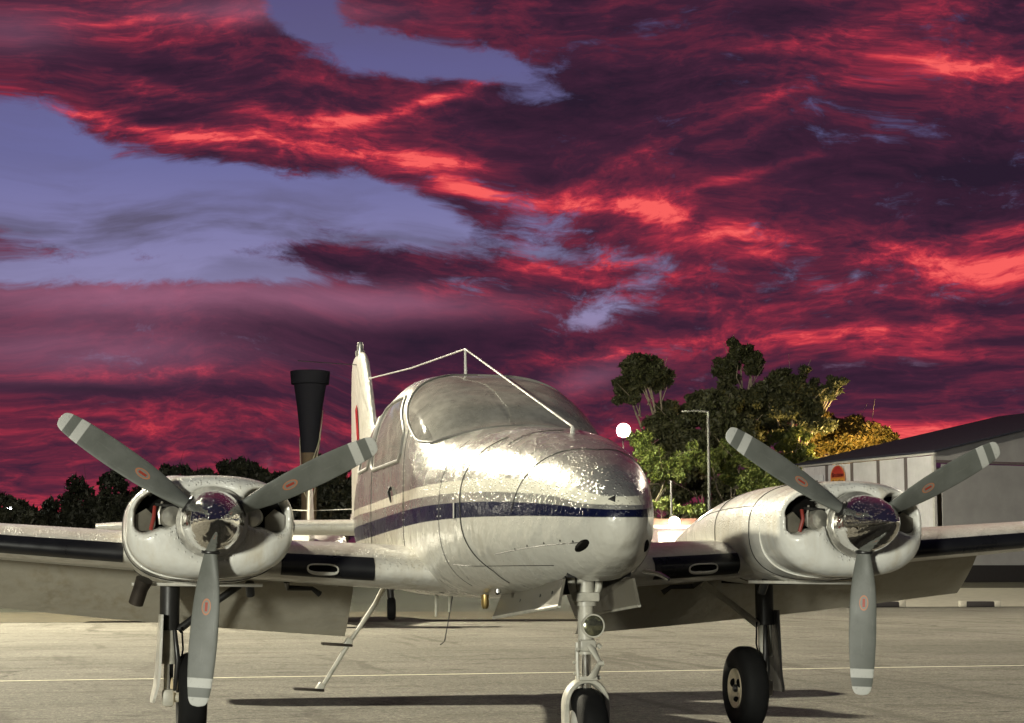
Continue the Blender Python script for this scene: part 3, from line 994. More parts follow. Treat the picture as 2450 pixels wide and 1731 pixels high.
for s in (-1, 1):
    side = 'starboard' if s < 0 else 'port'
    m = MB()
    m.loft([wing_sec(x, s, 0.74) for x in np.linspace(0.35, 5.25, 30)])
    WNG = m.build('wing', M_white, PLANE, auto=50)
    # de-icing boots, a rubber skin over the nose of the wing
    for (x0, x1) in ((0.855, 1.40), (2.30, 5.1)):
        secs = []
        for x in np.linspace(x0, x1, 12 if x0 < 2 else 24):
            le, c, z, th = wprm(x)
            q = airfoil(c, th, 0.030 if x0 < 2 else 0.028, 16)
            secs.append([(s * x, le - 0.004 + a * 1.0, z + b * 1.03 + (0.003 if b > 0 else -0.003)) for a, b in q])
        MB().loft(secs, closed=True).build('de_icing_boot', M_boot, WNG, auto=60)
    # oval cabin-air inlet in the inner boot
    le, c, z, th = wprm(1.16)
    ring = [(s * 1.16 + 0.088 * math.copysign(abs(math.cos(a)) ** .6, math.cos(a)), le - 0.012 + 0.05 * 0, z - 0.012 + s * 0 + 0.026 * math.copysign(abs(math.sin(a)) ** .7, math.sin(a)) + 0.07 * 0.088 * math.cos(a) * s) for a in np.linspace(0, 2 * PI, 40)]
    MB().tube(ring, [0.0055 + 0.006 * max(0.0, -math.sin(a)) for a in np.linspace(0, 2 * PI, 40)], 8, cap=False).build('inlet_rim', M_white, WNG)
    hole = MB(); hole.V = [(p[0], p[1] - 0.004, p[2]) for p in ring[:-1]]; hole.F = [tuple(range(39))]
    hole.build('inlet_hole', M_black, WNG, smooth=False)  # flat black face in place of the shaded depth of the inlet
    # lowered flap
    secs = []
    for x in np.linspace(0.80, 3.58, 20):
        le, c, z, th = wprm(x)
        fc = 0.315 * c
        R = rotx(D(-43))
        pr = airfoil(fc, 0.13, 1.0, 12, 0.0)
        y0, z0 = le + 0.725 * c, z - 0.035 * c + 0.012
        sec = []
        for a, b in pr:
            v = R @ np.array([0, a, b]); sec.append((s * x, y0 + v[1], z0 + v[2]))
        secs.append(sec)
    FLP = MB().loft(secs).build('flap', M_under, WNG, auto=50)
    secs = []
    for x in np.linspace(3.62, 5.2, 12):
        le, c, z, th = wprm(x)
        pr = airfoil(c, th, 1.0, 30)
        sec = [(s * x, le + a, z + b) for a, b in pr if a > 0.745 * c]
        secs.append(sec)
    MB().loft(secs).build('aileron', M_white, WNG, auto=50)
    # tip tank
    le, c, z, th = wprm(5.25)
    MB().lathe([(0.0, 0), (0.10, .06), (0.19, .25), (0.24, .6), (0.255, 1.1), (0.22, 1.7), (0.14, 2.2), (0.03, 2.6), (0, 2.62)], (s * 5.42, le - 0.55, z + 0.03), (0, 1, 0.05), 28).build('tip_tank', M_white, WNG)
    # stall strip / lower skin joint, drains and flap track fairing under the wing
    jl = []
    for x in np.linspace(1.0 if s < 0 else 0.9, 4.4, 30):
        le, c, z, th = wprm(x)
        q = airfoil(c, th, 0.30, 20)[-1]
        jl.append((s * x, le + q[0], z + q[1] - 0.002))
    MB().tube(jl, 0.006, 6).build('lower_skin_joint', M_white, WNG)
    for xx in (2.62, 2.9, 3.25):
        le, c, z, th = wprm(xx); q = airfoil(c, th, 0.5, 20)[-1]
        MB().lathe([(0.014, 0), (0.014, 0.015), (0.006, 0.02)], (s * xx, le + q[0] * 0.8, z + q[1]), (0, 0, -1), 10).build('fuel_drain', M_dark, WNG)
    le, c, z, th = wprm(1.30); q = airfoil(c, th, 0.45, 20)[-1]
    MB().tube([(s * 1.32, le + 0.5, z + q[1] - 0.005), (s * 1.30, le + 0.62, z + q[1] - 0.05), (s * 1.15, le + 0.62, z + q[1] - 0.055), (s * 1.10, le + 0.64, z + q[1] - 0.09)], [0.02, 0.018, 0.014, 0.02], 8).build('crossfeed_line', M_dark, WNG)

    # ---- nacelle
    hx = s * HX
    NY = [0.50, 0.75, 1.1, 1.5, 2.0, 2.6, 3.1, 3.4]
    NW = [.455, .462, .458, .44, .385, .28, .16, .03]
    NTp = [1.588, 1.598, 1.595, 1.565, 1.49, 1.39, 1.30, 1.24]
    NB_ = [1.018, 1.000, .985, .975, .985, 1.06, 1.14, 1.21]

    def nsec(y, n=72, g=0.0):
        w, zt_, zb_ = (float(pchip(NY, a, y)[0]) for a in (NW, NTp, NB_))
        zc = 1.31 if y < 1.5 else 1.31 - (y - 1.5) * 0.035
        out = []
        for k in range(n):
            a = 2 * PI * k / n; c_, s_ = math.cos(a), math.sin(a)
            e = 2 / (2.7 if s_ < 0 else 2.45)
            hz_ = (zt_ - zc) if s_ > 0 else (zc - zb_)
            out.append((hx + (w + g) * math.copysign(abs(c_) ** e, c_), y, zc + (hz_ + g) * math.copysign(abs(s_) ** e, s_)))
        return out
    NAC = MB().loft([nsec(y) for y in np.concatenate([np.linspace(0.50, 1.5, 16), np.linspace(1.6, 3.4, 20)])]).build('nacelle', M_cowl, PLANE, auto=60)
    for yy in (0.66, 1.32):
        q = nsec(yy, 72, 0.001); MB().tube(q + [q[0]], 0.0035, 6, cap=False).build('cowl_joint', M_seam, NAC)
    # side lap line with fasteners
    ll = []
    for yy in np.linspace(0.66, 2.0, 30):
        q = nsec(yy, 144, 0.001); ll.append(q[62 if s > 0 else 62])
    MB().tube(ll, 0.003, 6).build('cowl_joint', M_seam, NAC)
    ll = []
    for yy in np.linspace(0.66, 2.0, 30):
        q = nsec(yy, 144, 0.001); ll.append(q[10])
    MB().tube(ll, 0.003, 6).build('cowl_joint', M_seam, NAC)
    # blister on the outboard top of the nacelle
    bl = []
    for u in np.linspace(0, 1, 14):
        y = 0.60 + 1.0 * u; k = math.sin(PI * min(1, 0.12 + u * 0.88)) ** 0.6
        row = []
        for a in np.linspace(0, PI, 15):
            row.append((hx + s * 0.15 + 0.20 * k * math.cos(a), y, 1.545 + (0.075 * k) * math.sin(a)))
        row += [(row[-1][0], y, 1.45), (row[0][0], y, 1.45)]
        bl.append(row)
    MB().loft(bl).build('cowl_blister', M_cowl, NAC, auto=50)
    # exhaust stack
    for k in ((-1,) if s < 0 else (1,)):
        c = np.array([hx + k * 0.33, 0.80, 1.02])
        MB().tube([c, c + (k * 0.02, 0.02, -0.05), c + (k * 0.045, 0.05, -0.135)], [0.05, 0.043, 0.043], 18).build('exhaust_pipe', M_exh, NAC)
    MB().tube([(hx - s * 0.27, 0.9, 1.0), (hx - s * 0.28, 0.95, 0.93)], 0.026, 12).build('breather_pipe', M_dark, NAC)
    MB().tube([(hx - 0.4, 0.85, 0.995), (hx + 0.34, 0.85, 0.985)], 0.010, 8).build('cowl_flap_edge', M_white, NAC)

    # ---- cowl nose with its two intakes
    def sd_eye(dx_, dz_):
        ax_ = abs(dx_)
        zz = dz_ - 0.075 + 0.38 * max(0.0, ax_ - 0.27)
        return rbox(ax_, zz, 0.288, 0.0, 0.122, 0.108, 0.085)

    nth, V, F, info = 200, [], [], []
    rings = []
    for u in np.linspace(0, 1, 10): rings.append((1.0 - 0.004 * u, 0.50 - 0.27 * u))
    for u in np.linspace(0.1, 1, 12): rings.append((0.996 - 0.36 * (1 - math.cos(u * PI / 2)), 0.23 - 0.13 * math.sin(u * PI / 2)))
    for u in np.linspace(0.02, 1, 62): rings.append((0.636 - 0.45 * u, 0.10 - 0.02 * u))
    for (rho, y) in rings:
        for k in range(nth):
            a = 2 * PI * k / nth; c_, s_ = math.cos(a), math.sin(a)
            e0 = 2 / (2.7 if s_ < 0 else 2.45)
            mixr = max(0.0, min(1.0, (0.66 - rho) / 0.4))
            ox = 0.452 * math.copysign(abs(c_) ** e0, c_); oz = (0.258 if s_ > 0 else 0.304) * math.copysign(abs(s_) ** e0, s_)
            bx_, bz_ = rho * ox, rho * oz
            rr = rho * 0.9
            cx_, cz_ = 0.45 * rr * c_, 0.45 * rr * s_ * 0.9
            X = bx_ * (1 - mixr) + cx_ * mixr; Z = bz_ * (1 - mixr) + cz_ * mixr
            d = sd_eye(X, Z); yy = y
            if rho < 0.97:
                lip = max(0.0, min(1.0, (0.034 - d) / 0.034))
                yy += 0.022 * lip ** 2
                yy += 0.19 * max(0.0, min(1.0, (0.002 - d) / 0.020))
            rc = math.hypot(X, Z)
            lip = max(0.0, min(1.0, (0.250 - rc) / 0.06)); yy += 0.022 * lip ** 2
            yy += 0.05 * max(0.0, min(1.0, (0.190 - rc) / 0.012))
            V.append((hx + X, yy, HZ + Z)); info.append(d if rho < 0.97 else 1.0)
    FC, FI = [], []
    for i in range(len(rings) - 1):
        for k in range(nth):
            f = (i * nth + k, i * nth + (k + 1) % nth, (i + 1) * nth + (k + 1) % nth, (i + 1) * nth + k)
            (FI if max(info[j] for j in f) < -0.008 else FC).append(f)
    Va = np.array(V)

    def sub(name, fl, mat):
        idx = sorted({i for f in fl for i in f}); mp = {i: j for j, i in enumerate(idx)}
        return mk(name, Va[idx], [tuple(mp[i] for i in f) for f in fl], mat, NAC)
    sub('cowl_nose', FC, M_cowl)
    for k in (-1, 1):
        sub('intake_duct', [f for f in FI if (Va[f[0]][0] - hx) * k > 0], M_black)
    for k in (-1, 1):                                    # what shows inside the intakes
        c = np.array([hx + k * 0.225, 0.20, HZ + 0.03])
        MB().lathe([(0.0, -0.05), (0.045, -0.048), (0.052, -0.03), (0.052, 0.0), (0.045, 0.004), (0.045, 0.02), (0.055, 0.024), (0.055, 0.06), (0.0, 0.07)], c, (-k * 0.25, -1, 0.0), 22).build('engine_cylinder', M_steel, NAC)
        pl = MB(); x0 = hx + k * 0.40; x1 = hx + k * 0.295
        pl.add([(x0, 0.215, HZ - 0.045), (x1, 0.235, HZ - 0.045), (x1, 0.235, HZ + 0.03), (hx + k * 0.345, 0.225, HZ + 0.075), (x0, 0.215, HZ + 0.04),
                (x0, 0.245, HZ - 0.045), (x1, 0.255, HZ - 0.045), (x1, 0.255, HZ + 0.03), (hx + k * 0.345, 0.25, HZ + 0.075), (x0, 0.245, HZ + 0.04)],
               [(0, 1, 2, 3, 4), (9, 8, 7, 6, 5), (0, 5, 6, 1), (1, 6, 7, 2), (2, 7, 8, 3), (3, 8, 9, 4), (4, 9, 5, 0)])
        pl.build('engine_baffle', M_gearD, NAC, smooth=False)
        if k < 0:
            MB().tube([(hx + k * 0.30, 0.20, HZ + 0.085), (hx + k * 0.305, 0.17, HZ + 0.03), (hx + k * 0.32, 0.19, HZ - 0.04)], 0.011, 8).build('red_hose', M_redhose, NAC)
            MB().tube([(hx + k * 0.262, 0.19, HZ + 0.11), (hx + k * 0.28, 0.165, HZ + 0.05), (hx + k * 0.272, 0.18, HZ - 0.01)], 0.007, 8).build('fuel_line', M_steel, NAC)
        MB().tube([(hx + k * 0.17, 0.17, HZ + 0.085), (hx + k * 0.30, 0.17, HZ + 0.095)], 0.008, 8).build('rocker_cover', M_dark, NAC)

    # ---- propeller
    PR = MB()
    prof = [(0.0, 0.0)]
    for u in np.linspace(0.02, 1, 26):
        prof.append((0.168 * (1 - (1 - u) ** 1.75) ** 0.78, 0.45 * u))
    prof += [(0.170, 0.47), (0.170, 0.505), (0.150, 0.507), (0.0, 0.507)]
    PRO = PR.lathe(prof, (hx, -0.43, HZ), (0, 1, 0), 64).build('propeller', M_chrome, PLANE, auto=35)
    PRO['label'] = 'polished chrome spinner and three grey blades'
    MB().lathe([(0.10, 0), (0.19, 0.0), (0.192, 0.012), (0.10, 0.012)], (hx, 0.078, HZ), (0, 1, 0), 48).build('backplate', M_steel, PRO)
    BR = [0.10, 0.16, 0.24, 0.34, 0.48, 0.62, 0.76, 0.86, 0.92, 0.955, 0.967, 0.970]
    BC = [0.075, 0.080, 0.105, 0.134, 0.152, 0.154, 0.145, 0.130, 0.113, 0.086, 0.050, 0.012]
    BT = [0.060, 0.050, 0.034, 0.024, 0.019, 0.015, 0.012, 0.010, 0.008, 0.006, 0.005, 0.003]
    BP = [40, 38, 33, 29, 24, 20, 17, 15, 14, 13, 13, 13]
    rr = np.concatenate([np.linspace(0.10, 0.90, 34), np.linspace(0.91, 0.97, 14)])
    V, N_ = [], 28
    for r in rr:
        c, th, pt = (float(pchip(BR, a, r)[0]) for a in (BC, BT, BP))
        pt = D(pt)
        for k in range(N_):
            a = 2 * PI * k / N_
            ch = c / 2 * math.cos(a); tt = th / 2 * math.sin(a) * (1 + 0.25 * math.cos(a))
            # local: x along the blade, z chordwise, y thickness
            V.append((r, tt * math.cos(pt) - ch * math.sin(pt), ch * math.cos(pt) + tt * math.sin(pt)))
    F = [(i * N_ + k, i * N_ + (k + 1) % N_, (i + 1) * N_ + (k + 1) % N_, (i + 1) * N_ + k) for i in range(len(rr) - 1) for k in range(N_)]
    F += [tuple(range(N_))[::-1], tuple((len(rr) - 1) * N_ + k for k in range(N_))]
    b0 = None
    for ang in (150, 30, 270):
        th = D(ang - (3.9 if s < 0 else 2.3))
        if b0 is None:
            b0 = mk('blade', V, F, M_blade, PRO); o = b0
        else:
            o = b0.copy(); COL.objects.link(o); o.parent = PRO
        # the blade's x axis turned into the disc
        o.matrix_local = Matrix.Translation((hx, 0, HZ)) @ Matrix.Rotation(-th, 4, 'Y')
        MB().lathe([(0.045, 0.095), (0.052, 0.12), (0.052, 0.168), (0.044, 0.172), (0.0, 0.172)], (hx, 0, HZ), (math.cos(th), 0, math.sin(th)), 24).build('blade_root', M_dark, PRO)

    # ---- main landing gear
    gx, gy = s * 1.84, 2.03
    lx = s * 1.985
    G = MB().tube([(lx, gy, 1.02), (lx, gy, 0.70)], 0.062, 20).build('main_landing_gear', M_dark, PLANE)
    MB().tube([(lx, gy, 0.70), (lx, gy, 0.50)], [0.047, 0.045], 20).tube([(lx, gy, 0.505), (lx, gy, 0.49)], 0.05, 20).build('oleo_cylinder', M_gear, G)
    MB().tube([(lx, gy, 0.50), (lx, gy, 0.30)], 0.030, 16).build('oleo_piston', M_chr2, G)
    MB().box((lx, gy, 0.28), (0.075, 0.11, 0.11), None, 0.02).tube([(lx, gy, 0.28), (gx - s * 0.02, gy, 0.28)], 0.03, 14).build('axle', M_gear, G)
    RT, TW = 0.280, 0.088
    prof = []
    for a in np.linspace(-150, 150, 33):
        aa = D(a); prof.append((0.195 + 0.085 * math.copysign(abs(math.cos(aa)) ** 0.8, math.cos(aa)), TW * math.copysign(abs(math.sin(aa)) ** 0.75, math.sin(aa))))
    prof += [(0.128, prof[-1][1] * 0.8), (0.128, prof[0][1] * 0.8), prof[0]]
    TY = MB().lathe(prof, (gx, gy, RT), (1, 0, 0), 64).build('tyre', M_rub, G, auto=50)
    MB().lathe([(0.0, -0.062), (0.036, -0.064), (0.042, -0.056), (0.075, -0.062), (0.108, -0.072), (0.120, -0.080), (0.130, -0.081), (0.134, -0.06), (0.134, 0.06), (0.0, 0.06)], (gx, gy, RT), (s, 0, 0), 48).build('wheel_rim', M_rim, G)
    for k in range(3):
        a0 = 2 * PI * k / 3 + 0.5
        sl_ = [(gx - s * 0.066, gy + 0.073 * math.cos(a0 + b_), RT + 0.073 * math.sin(a0 + b_)) for b_ in np.linspace(-0.42, 0.42, 7)]
        MB().tube(sl_, [0.006, 0.014, 0.018, 0.019, 0.018, 0.014, 0.006], 10).build('rim_hole', M_black, G)  # solid black inserts in place of the shaded rim openings
    MB().lathe([(0.026, 0.0), (0.026, 0.020), (0.02, 0.028), (0, 0.028)], (gx - s * 0.058, gy, RT), (-s, 0, 0), 16).build('hub_cap', M_dark, G)
    # folding side brace, torque link, brake line, outer door
    MB().tube([(s * 1.55, gy, 0.98), (s * 1.72, gy - 0.01, 0.86), (s * 1.93, gy - 0.02, 0.70)], [0.026, 0.022, 0.026], 12).build('side_brace', M_gear if s > 0 else M_dark, G)
    MB().tube([(lx - s * 0.03, gy - 0.09, 0.70), (lx - s * 0.05, gy - 0.14, 0.52), (lx - s * 0.04, gy - 0.07, 0.33)], [0.014, 0.018, 0.014], 10).build('torque_link', M_dark, G)
    MB().tube([(lx - s * 0.075, gy - 0.05, 0.72), (lx - s * 0.085, gy - 0.06, 0.58), (lx - s * 0.06, gy - 0.06, 0.45)], 0.006, 8).build('brake_line', M_black, G)
    dr = []
    for (zz, dxx, hw, bow) in ((0.80, 0.058, 0.13, .010), (0.60, 0.062, 0.14, .016), (0.45, 0.066, 0.14, .020), (0.36, 0.075, 0.13, .020), (0.28, 0.095, 0.11, .016), (0.255, 0.100, 0.08, .012)):
        x0 = lx + s * dxx
        ro, ri = [], []
        for v in np.linspace(-1, 1, 9):
            xx_ = x0 + s * bow * (1 - v * v)
            ro.append((xx_, gy + hw * v, zz)); ri.append((xx_ - s * 0.016, gy + hw * v, zz))
        dr.append(ro + ri[::-1])
    MB().loft(dr).build('gear_door', M_white if s < 0 else M_dark, G, auto=30)
    MB().box((s * 1.90, gy, 1.005), (0.34, 0.44, 0.05), None, 0.01).build('gear_bay', M_black, G)

# ---- tail
m = MB(); secs = []
for z, y0, y1, th in ((1.55, 5.55, 8.10, .14), (1.90, 6.22, 8.15, .14), (2.30, 6.60, 8.18, .13), (2.80, 6.99, 8.22, .115), (3.02, 7.17, 8.20, .10), (3.10, 7.27, 8.15, .075), (3.135, 7.40, 8.05, .035)):
    c = y1 - y0
    q = airfoil(c, th / c * 1.0, 1.0, 18, 0.0)
    secs.append([(b, y0 + a, z) for a, b in q])
FIN = m.loft(secs).build('vertical_fin', M_fin, PLANE, auto=50)
MB().tube([(-0.062, 6.9, 1.9), (-0.060, 7.3, 2.5), (-0.05, 7.5, 2.95), (-0.03, 7.55, 3.08)], 0.004, 6).build('rudder_seam', M_seam, FIN)
MB().box((-0.072, 7.25, 2.35), (0.004, 0.10, 0.55), rotx(D(-24))).build('red_fin_flash', M_red, FIN, smooth=False)
MB().lathe([(0.045, 0), (0.045, 0.05), (0.03, 0.055), (0.03, 0.11), (0.022, 0.135), (0, 0.137)], (0, 7.62, 3.12), (0, 0, 1), 18).build('beacon', M_steel, FIN)
MB().tube([(-0.02, 7.5, 3.02), (-0.6, 7.6, 3.06)], 0.004, 6).build('whisker_antenna', M_dark, FIN)
for s in (-1, 1):
    secs, bts = [], []
    for u in np.linspace(0, 1, 16):
        x = 0.06 + 2.38 * u; y0 = 6.72 + 0.40 * u + 0.35 * max(0, u - 0.9) / 0.1 * 0.5; c = 1.24 - 0.42 * u - 0.35 * max(0, u - 0.9) / 0.1 * 0.5
        secs.append([(s * x, y0 + a, 1.47 + b) for a, b in airfoil(c, 0.12, 1.0, 16, 0.0)])
        if 0.25 < u < 0.9: bts.append([(s * x, y0 - 0.004 + a, 1.47 + b * 1.06) for a, b in airfoil(c, 0.12, 0.10, 10, 0.0)])
    TP = MB().loft(secs).build('tailplane', M_white, PLANE, auto=50)
    MB().loft(bts).build('de_icing_boot', M_boot, TP, auto=60)

# ---- nose landing gear
ny = -0.72
NG = MB().tube([(0, ny, 1.16), (0, ny, 0.90)], 0.044, 20).build('nose_landing_gear', M_gear, PLANE)
MB().tube([(0, ny, 0.92), (0, ny, 0.64)], 0.040, 20).tube([(0, ny, 0.905), (0, ny, 0.885)], 0.058, 20).build('upper_strut', M_gear, NG)
for s in (-1, 1):
    MB().tube([(s * 0.085, ny + 0.02, 1.14), (s * 0.07, ny, 0.98), (s * 0.045, ny, 0.90)], [0.020, 0.020, 0.016], 10).build('trunnion_arm', M_gear, NG)
MB().box((0, ny, 0.93), (0.13, 0.10, 0.05), None, 0.012).build('trunnion_collar', M_gear, NG)
MB().tube([(0, ny, 0.66), (0, ny, 0.46)], 0.026, 18).build('oleo_piston', M_chr2, NG)
LT = MB().lathe([(0.0, 0.06), (0.035, 0.055), (0.056, 0.02), (0.062, -0.004), (0.060, -0.012), (0.053, -0.012)], (0.022, ny - 0.06, 0.785), (-0.05, 1, 0), 36).build('landing_light', M_gear, NG)
MB().lathe([(0.055, -0.010), (0.050, -0.014), (0.03, -0.019), (0.0, -0.021), (0.0, -0.004), (0.055, -0.004)], (0.022, ny - 0.06, 0.785), (-0.05, 1, 0), 36).build('light_lens', M_lens, NG)
MB().box((0, ny - 0.035, 0.685), (0.085, 0.05, 0.06), None, 0.012).tube([(0.05, ny - 0.04, 0.69), (0.068, ny - 0.04, 0.675)], 0.012, 8).tube([(-0.045, ny - 0.04, 0.67), (-0.06, ny - 0.04, 0.66)], 0.010, 8).build('steering_collar', M_gear, NG)
tl = MB()
tl.tube([(0.01, ny - 0.05, 0.685), (0.045, ny - 0.115, 0.60)], [0.026, 0.014], 10, flat=0.5).tube([(0.062, ny - 0.115, 0.598), (0.03, ny - 0.115, 0.598)], 0.013, 10).tube([(0.045, ny - 0.115, 0.605), (0.022, ny - 0.05, 0.525)], [0.014, 0.028], 10, flat=0.5)
tl.build('torque_link', M_gear, NG)
MB().tube([(-0.045, ny, 0.70), (-0.048, ny - 0.01, 0.58), (-0.04, ny - 0.01, 0.47)], 0.010, 8).tube([(-0.07, ny - 0.01, 0.60), (-0.04, ny - 0.01, 0.60)], 0.007, 8).tube([(-0.068, ny - 0.01, 0.545), (-0.04, ny - 0.01, 0.545)], 0.006, 8).build('shimmy_damper', M_gear, NG)
MB().box((0, ny - 0.01, 0.520), (0.095, 0.10, 0.022), None, 0.006).tube([(0.05, ny - 0.02, 0.522), (0.072, ny - 0.02, 0.522)], 0.010, 8).build('lower_collar', M_gear, NG)
fk = []
for u in np.linspace(0, 1, 40):
    a = PI * u
    if u < 0.28: x, z = -0.106, 0.225 + (0.385 - 0.225) * (u / 0.28)
    elif u > 0.72: x, z = 0.106, 0.225 + (0.385 - 0.225) * ((1 - u) / 0.28)
    else:
        b_ = PI * (1 - (u - 0.28) / 0.44); x, z = 0.106 * math.cos(b_), 0.385 + 0.122 * math.sin(b_)
    fk.append((x, ny - 0.0 + 0.01, z))
P_ = np.array(fk); m = MB(); secs = []
T_ = np.gradient(P_, axis=0); T_ /= np.linalg.norm(T_, axis=1)[:, None]
for p_, tn in zip(P_, T_):
    nrm_ = np.array([tn[2], 0, -tn[0]])
    secs.append([p_ + nrm_ * a * 0.015 + np.array([0, b * 0.042, 0]) for a, b in ((1, .7), (1, -.7), (.6, -1), (-.6, -1), (-1, -.7), (-1, .7), (-.6, 1), (.6, 1))])
m.loft(secs).build('fork', M_gear, NG, auto=60)
RN = 0.236
prof = []
for a in np.linspace(-150, 150, 33):
    aa = D(a); prof.append((0.158 + 0.078 * math.copysign(abs(math.cos(aa)) ** 0.8, math.cos(aa)), 0.076 * math.copysign(abs(math.sin(aa)) ** 0.75, math.sin(aa))))
prof += [(0.085, prof[-1][1] * 0.8), (0.085, prof[0][1] * 0.8), prof[0]]
MB().lathe(prof, (0, ny, RN), (1, 0, 0), 56).build('tyre', M_rub, NG, auto=50)
MB().lathe([(0.0, -0.092), (0.03, -0.090), (0.05, -0.082), (0.10, -0.079), (0.122, -0.074), (0.124, -0.05), (0.124, 0.05), (0.122, 0.074), (0.10, 0.079), (0.05, 0.082), (0.03, 0.090), (0, 0.092)], (0, ny, RN), (1, 0, 0), 36).build('wheel_rim', M_white, NG)
for s in (-1, 1):
    MB().lathe([(0.0, 0.0), (0.022, 0.0), (0.022, 0.018), (0.012, 0.026), (0, 0.026)], (s * 0.105, ny + 0.01, RN), (s, 0, 0), 12).build('axle_nut', M_steel, NG)
# open doors of the nose wheel bay
for s, mt in ((-1, M_gearD), (1, M_gearD)):
    d0 = [(s * 0.172, -0.99, 1.025), (s * 0.200, -0.99, 0.890), (s * 0.235, 0.40, 0.800), (s * 0.185, 0.40, 0.925)]
    mm = MB()
    mm.add(d0 + [(x + s * 0.014, y, z) for x, y, z in d0], [(0, 1, 2, 3), (7, 6, 5, 4), (0, 4, 5, 1), (1, 5, 6, 2), (2, 6, 7, 3), (3, 7, 4, 0)])
    DR = mm.build('nose_gear_door', mt, PLANE, smooth=False)
    e0, e1 = np.array(d0[1]), np.array(d0[2])
    MB().tube([e0 + (s * 0.007, 0, 0), e1 + (s * 0.007, 0, 0)], 0.010, 6).build('door_lip', M_gear, DR)
    for u in (0.12, 0.3, 0.62):
        c = np.array(d0[0]) * (1 - u) + np.array(d0[3]) * u
        MB().lathe([(0.009, 0.0), (0.009, 0.008), (0.0, 0.009)], c + (s * 0.022, 0, -0.06), (s, 0, 0.3), 8).build('door_fastener', M_dark, DR)

# ---- boarding step hanging behind the wing
LD = MB().tube([(-0.56, 2.40, 0.97), (-0.62, 2.40, 0.85), (-0.80, 2.40, 0.585)], [0.022, 0.024, 0.018], 10, flat=0.7).tube([(-0.79, 2.40, 0.60), (-0.972, 2.40, 0.305)], 0.015, 10).build('boarding_step', M_gear, PLANE)
for (x, z) in ((-0.80, 0.585), (-0.985, 0.295)):
    MB().box((x - 0.075, 2.40, z), (0.20, 0.10, 0.018), roty(D(4)), 0.005).build('step_tread', M_exh, LD)
    MB().box((x - 0.0, 2.40, z + 0.012), (0.045, 0.06, 0.06), roty(D(32)), 0.008).build('step_bracket', M_gear, LD)

# ------------------------------------------------------------------ aircraft parked further back
SP = empty('light_airplane', site(-4.35, 41.5), 'small white light airplane parked behind the twin, red-tipped fin and whisker aerial above the wing', 'airplane', rz=YAW + PI + 0.08)
SP.scale = (1.3, 1.3, 1.3)
b = MB(); secs = []
for y, w, zt_, zb_ in ((-3.2, .06, 1.05, .95), (-3.0, .30, 1.25, .75), (-2.4, .48, 1.36, .66), (-1.6, .54, 1.42, .64), (-0.9, .55, 1.62, .64), (-0.2, .55, 1.66, .64), (0.6, .50, 1.60, .66), (1.6, .38, 1.46, .74), (2.6, .25, 1.36, .86), (3.4, .12, 1.28, .98), (3.7, .03, 1.2, 1.05)):
    zc = (zt_ + zb_) / 2
    secs.append([(w * math.copysign(abs(math.cos(a)) ** .8, math.cos(a)), y, zc + (zt_ - zb_) / 2 * math.copysign(abs(math.sin(a)) ** .8, math.sin(a))) for a in np.linspace(0, 2 * PI, 33)[:-1]])
b.loft(secs).build('fuselage', M_white, SP)
b = MB(); secs = []
for z, y0, y1, th in ((1.2, 2.5, 3.8, .12), (1.7, 3.0, 3.9, .10), (2.08, 3.3, 3.95, .07)):
    secs.append([(q, y0 + a, z) for a, q in airfoil(y1 - y0, th / (y1 - y0), 1, 12, 0)])
sf = b.loft(secs).build('vertical_fin', M_fin, SP)
MB().lathe([(0.045, 0), (0.05, 0.06), (0.03, 0.13), (0, 0.14)], (0, 3.5, 2.06), (0, 0, 1), 12).build('red_beacon', M_red, sf)
MB().tube([(-0.75, 3.5, 1.78), (0, 3.3, 1.76), (0.75, 3.5, 1.78)], 0.008, 6).build('whisker_antenna', M_white, sf)
MB().tube([(0, 3.2, 1.78), (0, -0.4, 1.64)], 0.005, 6).build('antenna_wire', M_dark, sf)
for sg in (-1, 1):
    MB().loft([[(sg * x, y0 + a, z + q) for a, q in airfoil(c, .14, 1, 14)] for x, y0, c, z in ((.3, -1.0, 1.5, .78), (4.6, -0.8, 1.1, 1.08))]).build('wing', M_white, SP, auto=50)
    MB().loft([[(sg * x, y0 + a, z + q) for a, q in airfoil(c, .10, 1, 12)] for x, y0, c, z in ((.05, 3.0, .8, 1.12), (1.6, 3.15, .6, 1.12))]).build('tailplane', M_white, SP, auto=50)
    MB().tube([(sg * 1.25, -0.45, .80), (sg * 1.3, -0.45, .25)], [.08, .05], 10).build('gear_leg', M_dark, SP)
    MB().lathe([(0.06, -.07), (0.15, -.075), (0.19, -.05), (0.20, 0), (0.19, .05), (0.15, .075), (0.06, .07)], (sg * 1.3, -0.45, .20), (1, 0, 0), 24).build('tyre', M_rub, SP)
MB().tube([(0, -2.5, .72), (0, -2.55, .22)], .04, 10).build('nose_strut', M_dark, SP)
MB().lathe([(0.05, -.06), (0.13, -.065), (0.17, -.04), (0.178, 0), (0.17, .04), (0.13, .065), (0.05, .06)], (0, -2.55, .178), (1, 0, 0), 24).build('tyre', M_rub, SP)

